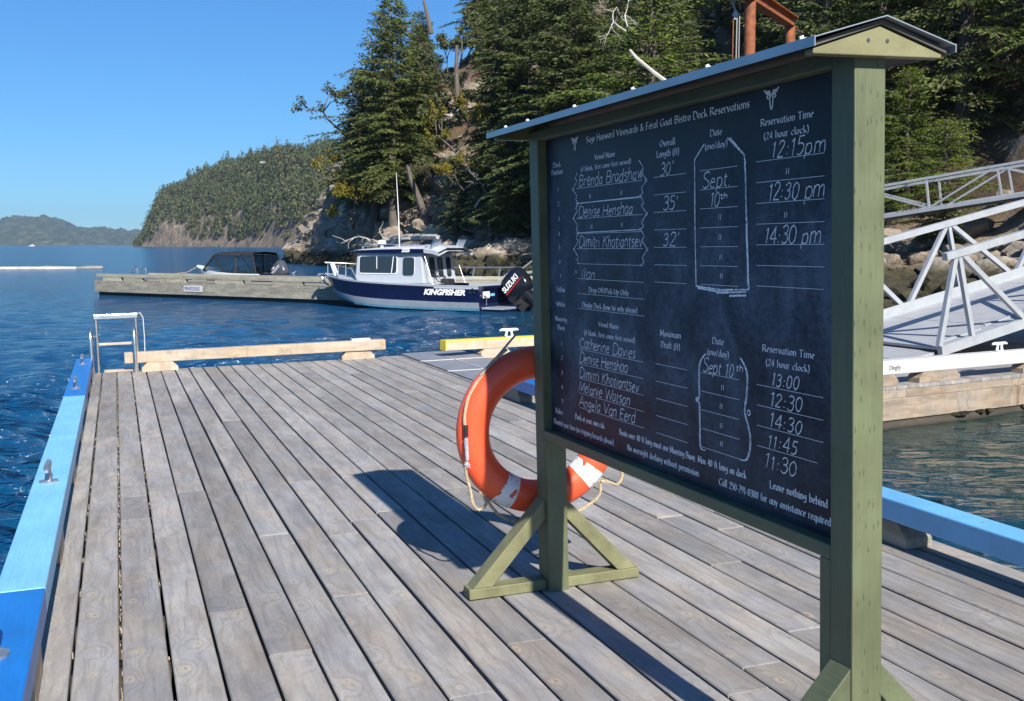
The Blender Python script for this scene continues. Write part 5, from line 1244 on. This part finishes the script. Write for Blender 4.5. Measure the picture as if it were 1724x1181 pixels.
def outboard(parent, mw, cowl, big=1.0, text=None):
    e = link('outboard_engine', MB().box(-.11, .11, -.10, .10, -.55, .0).mesh('outboard_engine', cowl), parent, mw @ Matrix.Scale(big, 4))
    c = MB(); secs = []
    prof = [(-.34, .05, .30), (-.36, .25, .32), (-.33, .50, .29), (-.20, .64, .22), (.0, .68, .22), (.20, .64, .20), (.33, .50, .18), (.37, .28, .2), (.33, .05, .24)]
    # superellipse cowling
    nu, nv = 20, 20; vs = []
    def sgp(v, p): return math.copysign(abs(v) ** p, v)
    for i in range(nv + 1):
        ph = -math.pi / 2 + math.pi * i / nv
        for k in range(nu):
            th_ = 2 * math.pi * k / nu; x = sgp(math.cos(ph), .45) * sgp(math.cos(th_), .55) * .40; y = sgp(math.cos(ph), .45) * sgp(math.sin(th_), .6) * .235; z = sgp(math.sin(ph), .6) * .36 + .34
            x += (z - .34) * -.12; x *= 1 - .12 * max(0, (z - .4)); vs.append((x, y, z))
    fs = [(i * nu + k, i * nu + (k + 1) % nu, (i + 1) * nu + (k + 1) % nu, (i + 1) * nu + k) for i in range(nv) for k in range(nu)]
    b = MB(); b.add(vs, fs); b.obj('cowling', cowl, e, smooth=True)
    b = MB(); b.tube([(-.0, 0, .02), (-.03, 0, -.3), (-.05, 0, -.75)], [.20, .15, .11], 12); b.obj('leg', cowl, e, smooth=True)
    b = MB(); b.box(-.32, .10, -.14, .14, -.72, -.70); b.tube([(.12, 0, -.95), (-.05, 0, -.97), (-.25, 0, -.95)], [.02, .07, .05], 10); b.box(-.10, .10, -.012, .012, -1.18, -.75); b.obj('gearcase', cowl, e)
    b = MB(); b.box(.10, .34, -.16, .16, -.30, .02); b.cyl((.2, -.22, -.1), (.2, .22, -.1), .04, 8); b.obj('mounting_bracket', RUBBER, e)
    if text:
        text_obj(text, .20, WDEC, e, Matrix.Translation((.30, .238, .36)) @ Matrix.Rotation(R(180), 4, 'Z') @ Matrix.Rotation(R(90), 4, 'X'), 'cowling_lettering', shear=.1, bold=.005, sx=.84)
        b = MB(); b.box(-.30, .30, .237, .240, .29, .312); b.obj('red_stripe', RED, e)
    else:
        b = MB(); b.box(-.30, .25, .232, .237, .42, .45); b.box(-.30, .2, .232, .237, .36, .375); b.obj('stripe', WDEC, e)
    return e
def cruiser():
    F = Vector((-.883, .47, 0)).normalized(); P = Vector((-.47, -.883, 0)).normalized()
    BM = Matrix.Translation((-.46, 35.36, 0)) @ Matrix((F, P, (0, 0, 1))).transposed().to_4x4()
    e = empty('cabin_boat', BM, 'navy and silver cabin motorboat with white lettering moored beyond the dock', 'boat')
    xs = [0, .8, 1.6, 2.4, 3.2, 4.0, 4.7, 5.3, 5.8, 6.2, 6.5, 6.68]; hb = [1.2, 1.2, 1.2, 1.2, 1.2, 1.17, 1.09, .94, .74, .50, .26, .03]
    sh = [.79, .79, .80, .82, .84, .87, .90, .94, .98, 1.01, 1.04, 1.06]; ch = [.03, .03, .03, .04, .05, .08, .13, .21, .32, .45, .60, .78]; rake = [0, 0, 0, 0, 0, 0, 0, -.05, -.14, -.27, -.42, -.55]
    secs = []
    for x, b_, s_, c_, r_ in zip(xs, hb, sh, ch, rake):
        row = []
        bc = b_ * (.94 if x < 5 else .80); zb_ = c_ + (s_ - c_) * .34; 
        half = [(x + r_ * 1.0, 0.0, c_ - .34 + .30 * (x / 6.7) ** 3), (x + r_ * .85, bc, c_), (x + r_ * .75, bc + (b_ - bc) * .25, c_ + .07), (x + r_ * .55, bc + (b_ - bc) * .6, zb_), (x + r_ * .02, b_, s_ - .045), (x, b_ + .012, s_)]
        row = [(a, y, z) for a, y, z in half[::-1]] + [(a, -y, z) for a, y, z in half[1:]]; secs.append(row)
    mt = [1, 0, 2, 3, 3, 3, 3, 2, 0, 1]
    loft(secs, mt, 'hull', [NAVY, SILV, HULLG, AFOUL], e)
    # deck ahead of the cockpit, gunwales, cockpit
    b = MB(); vs = []; idx = [i for i in range(len(xs)) if xs[i] >= 1.6]
    for i in idx: vs += [(xs[i], hb[i], sh[i] + .002), (xs[i], 0, sh[i] + .045), (xs[i], -hb[i], sh[i] + .002)]
    b.add(vs, [(3 * k, 3 * k + 1, 3 * k + 4, 3 * k + 3) for k in range(len(idx) - 1)] + [(3 * k + 1, 3 * k + 2, 3 * k + 5, 3 * k + 4) for k in range(len(idx) - 1)]); b.obj('foredeck', SILV, e, smooth=True)
    MB().box(0, 1.6, .98, 1.2, .70, .803).obj('gunwale', SILV, e); MB().box(0, 1.6, -1.2, -.98, .70, .803).obj('gunwale', SILV, e)
    b = MB(); b.box(0.0, 1.6, -.98, .98, .25, .29); b.box(.0, .06, -.98, .98, .29, .72); b.obj('cockpit', NAVY, e)
    # cabin
    z0, z1 = .83, 1.80; cx0, cx1, hw = 2.2, 4.72, 1.0
    b = MB(); pts = [(cx0 - .12, z0), (cx1 + .02, z0), (cx1 - .05, z1), (cx0 + .02, z1)]
    vs = [(x, y * (hw if z < 1.2 else hw * .94), z) for y in (1, -1) for x, z in pts]
    b.add(vs, [(0, 1, 2, 3), (7, 6, 5, 4), (0, 4, 5, 1), (1, 5, 6, 2), (2, 6, 7, 3), (3, 7, 4, 0)]); cab = b.obj('cabin', SILV, e, bevel=.03)
    def side_y(z): return hw - (hw * .06) * max(0, (z - z0) / (z1 - z0)) + .004
    def pane(x0, x1, za, zb, r, fw, name='window'):
        P_ = rrect(x0 - fw, x1 + fw, za - fw, zb + fw, r + fw, 0); q = [(x, side_y(z), z) for x, _, z in P_]; f = MB(); f.prism(q, (0, .012, 0)); fr = f.obj(name, WHITEG, e)
        P_ = rrect(x0, x1, za, zb, r, 0); q = [(x, side_y(z) + .0125, z) for x, _, z in P_]; f = MB(); f.prism(q, (0, .004, 0)); f.obj('pane', WIN, fr); return fr
    fr = pane(3.12, 4.55, 1.15, 1.68, .08, .035)
    f = MB(); f.box(3.86, 3.885, side_y(1.4) + .016, side_y(1.4) + .024, 1.15, 1.68); f.beam((3.30, side_y(1.15) + .02, 1.15), (3.24, side_y(1.68) + .02, 1.68), .02, .02); f.obj('divider', WHITEG, fr)
    pane(2.45, 2.88, 1.08, 1.66, .09, .008)
    f = MB(); f.prism([(cx0 - .125, -.75, .85), (cx0 - .125, .75, .85), (cx0 - .03, .75, 1.74), (cx0 - .03, -.75, 1.74)], (-.02, 0, 0)); bh = f.obj('aft_bulkhead', SILV, e)
    for y0, y1 in ((.30, .62), (-.18, .12), (-.68, -.40)):
        def bx(z): return cx0 - .125 - .022 + (z - .85) / .89 * .095
        P_ = rrect(y0, y1, 1.02, 1.66, .08, 0); f = MB(); f.prism([(bx(z), y, z) for y, _, z in P_], (-.006, 0, 0)); f.obj('door_window', WIN, bh)
    f = MB(); f.box(cx0 - .17, cx0 - .14, -.23, -.20, .95, 1.05); f.obj('door_handle', RUBBER, bh)
    # roof
    rf = MB(); prof = lambda x, k: None
    top = []
    for x, zt_, zb_, w_ in ((4.98, 1.83, 1.80, .98), (4.6, 1.93, 1.80, 1.05), (3.6, 2.0, 1.79, 1.07), (2.6, 2.03, 1.79, 1.07), (2.05, 2.02, 1.80, 1.05)):
        top.append([(x, w_, zb_), (x, w_ + .02, zb_ + (zt_ - zb_) * .55), (x, w_ - .12, zt_ - .03), (x, 0, zt_ + .02), (x, -w_ + .12, zt_ - .03), (x, -w_ - .02, zb_ + (zt_ - zb_) * .55), (x, -w_, zb_), (x, 0, zb_ - .0), (x, w_, zb_)])
    loft(top, [0, 1, 1, 1, 1, 0, 1, 1], 'roof', [NAVY, SILV], e, smooth=False)
    vz = []
    for x, dz in ((2.10, 0), (1.75, -.03), (1.50, -.10)):
        vz.append([(x, 1.05, 1.80 + dz), (x, 1.06, 1.92 + dz), (x, .55, 2.05 + dz), (x, -.55, 2.05 + dz), (x, -1.06, 1.92 + dz), (x, -1.05, 1.80 + dz), (x, -.5, 1.95 + dz), (x, .5, 1.95 + dz), (x, 1.05, 1.80 + dz)])
    loft(vz, [0] * 8, 'aft_visor', [SILV], e, smooth=False)
    for y in (.95, .82, .69, .56, -.56, -.69, -.82, -.95):
        f = MB(); f.cyl((1.85, y, 1.95), (1.70, y, 2.22), .035, 8); f.obj('rod_holder', ALU, e, smooth=True)
    f = MB(); f.tube([(4.5, .9, 2.0), (3.5, .95, 2.07), (2.3, .95, 2.07)], .015, 6); f.obj('roof_rail', ALU, e)
    f = MB(); f.tube([(3.35, .45, 1.9), (3.38, .45, 3.0), (3.45, .45, 4.35)], [.022, .016, .008], 6); f.obj('antenna', WHITEG, e)
    f = MB(); f.cyl((4.35, .0, 1.95), (4.35, 0, 2.08), .06, 10); f.cyl((4.35, 0, 2.08), (4.35, 0, 2.20), .16, 16, r2=.12); f.obj('radar_dome', WHITEG, e, smooth=True)
    # bow rail
    f = MB(); f.tube([(4.6, 1.05, .92), (4.85, 1.02, 1.28), (5.5, .86, 1.36), (6.2, .50, 1.42), (6.72, .0, 1.45), (6.2, -.50, 1.42), (5.5, -.86, 1.36), (4.85, -1.02, 1.28), (4.6, -1.05, .92)], .015, 8)
    for x, y in ((5.5, .86), (6.2, .5), (6.2, -.5), (5.5, -.86)): f.tube([(x, y, .95), (x, y, 1.38)], .016, 6)
    f.obj('bow_rail', GALV, e, smooth=True)
    f = MB(); f.cyl((5.75, .62, 1.02), (5.95, .58, 1.42), .085, 10); f.obj('fender', WHITEG, e, smooth=True)
    f = MB(); f.box(6.4, 6.95, -.08, .08, 1.03, 1.08); f.cyl((6.9, -.1, 1.02), (6.9, .1, 1.02), .06, 10); f.tube([(6.85, 0, 1.0), (6.7, 0, .75), (6.55, .0, .68)], .035, 6); f.obj('anchor_roller', GALV, e)
    text_obj('KingFisher', .30, WDEC, e, Matrix.Translation((1.98, 1.216, .50)) @ Matrix.Rotation(R(180), 4, 'Z') @ Matrix.Rotation(R(90), 4, 'X'), 'hull_lettering', shear=.28, bold=.012, sx=1.02) if False else \
    text_obj('KINGFISHER', .235, WDEC, e, Matrix.Translation((1.96, 1.216, .51)) @ Matrix.Rotation(R(180), 4, 'Z') @ Matrix.Rotation(R(90), 4, 'X'), 'hull_lettering', shear=.28, bold=.011, sx=1.16)
    text_obj('2325', .15, WDEC, e, Matrix.Translation((2.85, 1.095, 1.825)) @ Matrix.Rotation(R(180), 4, 'Z') @ Matrix.Rotation(R(90), 4, 'X'), 'roof_lettering', shear=.25, bold=.007, sx=1.0)
    f = MB()
    for x in (.30, .14, .20): f.cyl((x, 1.21, .60 if x != .2 else .70), (x, 1.222, .60 if x != .2 else .70), .035, 12)
    f.obj('hull_fitting', RUBBER, e)
    # transom, swim step, engine
    f = MB(); f.box(-.75, -.02, -1.05, 1.05, .08, .14); f.obj('swim_step', HULLG, e, bevel=.01)
    f = MB(); f.box(-.75, -.02, -1.0, 1.0, -.2, .079); f.obj('engine_bracket', NAVY, e)
    f = MB(); f.box(-.03, -.015, .55, .95, .42, .62); f.obj('transom_decal', WDEC, e); f = MB(); f.box(-.045, -.02, .25, .5, .47, .55); f.obj('transom_panel', CYAN, e)
    f = MB(); f.tube([(-.05, .8, .2), (-.06, .8, .45), (-.06, .95, .5)], .02, 6); f.obj('step_handle', ALU, e)
    outboard(e, Matrix.Translation((-1.0, .0, .52)) @ Matrix.Rotation(R(48), 4, 'Y'), COWL, 1.22, 'SUZUKI')
    # wheel and seat seen in the cockpit
    f = MB(); f.tube([(1.9 + .17 * math.cos(a) * .3, .35 + .17 * math.cos(a), 1.05 + .17 * math.sin(a)) for a in [i * .52 for i in range(12)]], .015, 6, closed=True); f.cyl((1.95, .35, 1.05), (2.06, .35, 1.05), .03, 8); f.obj('steering_wheel', RUBBER, e)
    f = MB(); f.box(1.5, 1.8, .05, .5, .75, .98); f.obj('gear_bag', CANV, e, bevel=.05)
    f = MB(); f.tube([(2.08, .95, 1.7), (1.75, 1.0, .8)], .013, 6); f.tube([(2.08, -.95, 1.7), (1.75, -1.0, .8)], .013, 6); f.obj('grab_rail', GALV, e)
cruiser()
def covered_boat():
    F = Vector((-.84, .54, 0)).normalized(); P = Vector((-.54, -.84, 0)).normalized()
    BM = Matrix.Translation((-9.6, 45.6, .20)) @ Matrix((F, P, (0, 0, 1))).transposed().to_4x4() @ Matrix.Scale(.87, 4)
    e = empty('covered_boat', BM, 'small motorboat with a black canvas canopy moored behind the private dock', 'boat')
    xs = [0, 1, 2, 3, 3.8, 4.4, 4.9, 5.15]; hb = [.95, .98, 1, .96, .82, .58, .28, .04]; sh = [.80, .80, .82, .88, .95, 1.02, 1.08, 1.10]; ch = [.05, .05, .05, .09, .18, .34, .55, .8]
    secs = []
    for x, b_, s_, c_ in zip(xs, hb, sh, ch):
        half = [(x - .4 * (x / 5.15) ** 4, 0, c_ - .3), (x - .3 * (x / 5.15) ** 4, b_ * .85, c_), (x - .1 * (x / 5.15) ** 4, b_ * .97, c_ + (s_ - c_) * .62), (x, b_, s_)]
        secs.append([(a, y, z) for a, y, z in half[::-1]] + [(a, -y, z) for a, y, z in half[1:]])
    loft(secs, [1, 0, 0, 0, 0, 1], 'hull', [NAVY, WHITEG], e)
    b = MB(); vs = []; idx = [i for i in range(len(xs)) if xs[i] >= 3]
    for i in idx: vs += [(xs[i], hb[i], sh[i]), (xs[i], 0, sh[i] + .05), (xs[i], -hb[i], sh[i])]
    b.add(vs, [(3 * k, 3 * k + 1, 3 * k + 4, 3 * k + 3) for k in range(len(idx) - 1)] + [(3 * k + 1, 3 * k + 2, 3 * k + 5, 3 * k + 4) for k in range(len(idx) - 1)]); b.obj('foredeck', WHITEG, e)
    b = MB(); b.box(0.02, 3, -.85, .85, .3, .34); b.obj('cockpit_floor', RUBBER, e)
    zt = 1.78
    b = MB(); vs = []
    for x, z in ((3.05, zt - .07), (2.6, zt), (1.5, zt + .02), (.55, zt - .02)):
        vs += [(x, .82, z - .12), (x, .74, z), (x, 0, z + .05), (x, -.74, z), (x, -.82, z - .12)]
    b.add(vs, [(i * 5 + k, i * 5 + k + 1, i * 5 + k + 6, i * 5 + k + 5) for i in range(3) for k in range(4)]); b.obj('canopy_top', CANV, e, smooth=True)
    for s in (1, -1):
        f = MB()
        for a, c in (((3.05, zt - .14), (3.75, .93)), ((3.75, .93), (2.55, .82)), ((1.55, zt - .08), (1.60, .83)), ((.55, zt - .12), (.28, .83)), ((.28, .83), (1.6, .83)), ((1.6, .83), (2.6, .83)), ((3.05, zt - .14), (2.35, .84)), ((3.05, zt - .16), (.55, zt - .16))):
            f.beam((a[0], .83 * s, a[1]), (c[0], .90 * s, c[1]), .05, .07)
        f.obj('canopy_frame', CANV, e)
        f = MB(); f.add([(3.0, .835 * s, zt - .16), (1.56, .835 * s, zt - .14), (1.60, .895 * s, .84), (2.5, .895 * s, .84)], [(0, 1, 2, 3)]); f.add([(1.54, .835 * s, zt - .14), (.56, .835 * s, zt - .16), (.29, .895 * s, .84), (1.59, .895 * s, .84)], [(0, 1, 2, 3)]); f.add([(3.03, .832 * s, zt - .18), (2.5, .89 * s, .86), (3.7, .88 * s, .95)], [(0, 1, 2)]); f.obj('clear_side_curtain', VINYL, e)
        f = MB(); f.tube([(1.4, .8 * s, zt - .1), (.7, .88 * s, .84)], .015, 5); f.tube([(.7, .8 * s, zt - .1), (1.35, .88 * s, .84)], .015, 5); f.tube([(2.7, .8 * s, zt - .12), (1.9, .88 * s, .84)], .015, 5); f.obj('canopy_pole', ALU, e)
    f = MB(); f.add([(3.05, .8, zt - .14), (3.05, -.8, zt - .14), (3.75, -.7, .98), (3.75, .7, .98)], [(0, 1, 2, 3)]); f.obj('clear_front_curtain', VINYL, e)
    f = MB(); f.add([(.55, .8, zt - .14), (.55, -.8, zt - .14), (.28, -.85, .84), (.28, .85, .84)], [(0, 1, 2, 3)]); f.obj('clear_rear_curtain', VINYL, e)
    f = MB(); f.tube([(3.1, .80, 1.35), (3.85, .80, .97)], .02, 6); f.tube([(3.85, .8, .97), (3.9, 0, 1.02), (3.85, -.8, .97)], .02, 6); f.obj('windscreen_frame', ALU, e)
    for x in (1.0, 2.2):
        f = MB(); f.box(x - .22, x + .22, .25, .68, .55, .68); f.box(x - .24, x - .16, .25, .68, .68, 1.12); f.obj('seat', RUBBER, e, bevel=.04)
    outboard(e, Matrix.Translation((-.62, 0, .62)) @ Matrix.Rotation(R(40), 4, 'Y'), DCOWL, 1.12)
    f = MB(); f.box(-.4, .0, -.5, .5, .2, .62); f.obj('transom_bracket', NAVY, e)
    f = MB(); f.tube([(5.0, .2, 1.05), (5.2, .6, .8), (5.3, 1.2, .75)], .015, 5); f.obj('bow_line', ROPE, e)
covered_boat()

# ================================================================== small far things
def log_at(x0, y0, x1, y1, r, label, mat=DEAD, z=.05):
    z = -.04; n = 9; m = MB(); m.tube([(x0 + (x1 - x0) * i / n, y0 + (y1 - y0) * i / n, z + .05 * math.sin(i)) for i in range(n + 1)], [r * (1 + .08 * math.sin(i * 2.1)) for i in range(n + 1)], 10); m.obj('boom_log', mat, smooth=True, label=label, cat='log', group='boom logs')
log_at(-62, 90, -37.6, 97.5, .20, 'long bleached boom log floating at the left edge', DEAD)
log_at(-41.0, 98.2, -36.0, 99.5, .22, 'grey boom log floating at the right end of the bleached one', OLD)
log_at(-58, 93, -44, 95.5, .2, 'dark boom log just behind the bleached one', OLD)
def sailboat():
    e = empty('small_boat', (px_at(58, 1500), 1500, 0), 'tiny white boat far out on the water below the island', 'boat')
    b = MB(); b.prism([(-4.2, -1, .1), (3.2, -1, .1), (4.6, -1, 1.3), (-4.4, -1, 1.2)], (0, 2.4, 0)); b.obj('hull', WHITEP, e)
    b = MB(); b.prism([(-1.5, -.8, 1.25), (1.8, -.8, 1.25), (1.2, -.8, 2.3), (-1.2, -.8, 2.4)], (0, 1.8, 0)); b.obj('cabin', WHITEP, e)
    b = MB(); b.tube([(.4, 0, 2.2), (.4, 0, 4.0)], .10, 5); b.obj('mast', WHITEP, e)
sailboat()
def house():
    d = 1025; e = empty('white_house', (px_at(449, d), d, z_at(277, d)), 'small white house among the trees on top of the headland', 'house')
    b = MB(); b.box(-2.6, 2.6, -2.5, 2.5, -1, .2); b.obj('wall', OLD, e)
    b = MB(); b.prism([(-3.8, -3, .2), (-1.2, -3, 1.3), (2.6, -3, .9), (4.0, -3, .2)], (0, 6, 0)); b.obj('roof', WHITEP, e)
house()
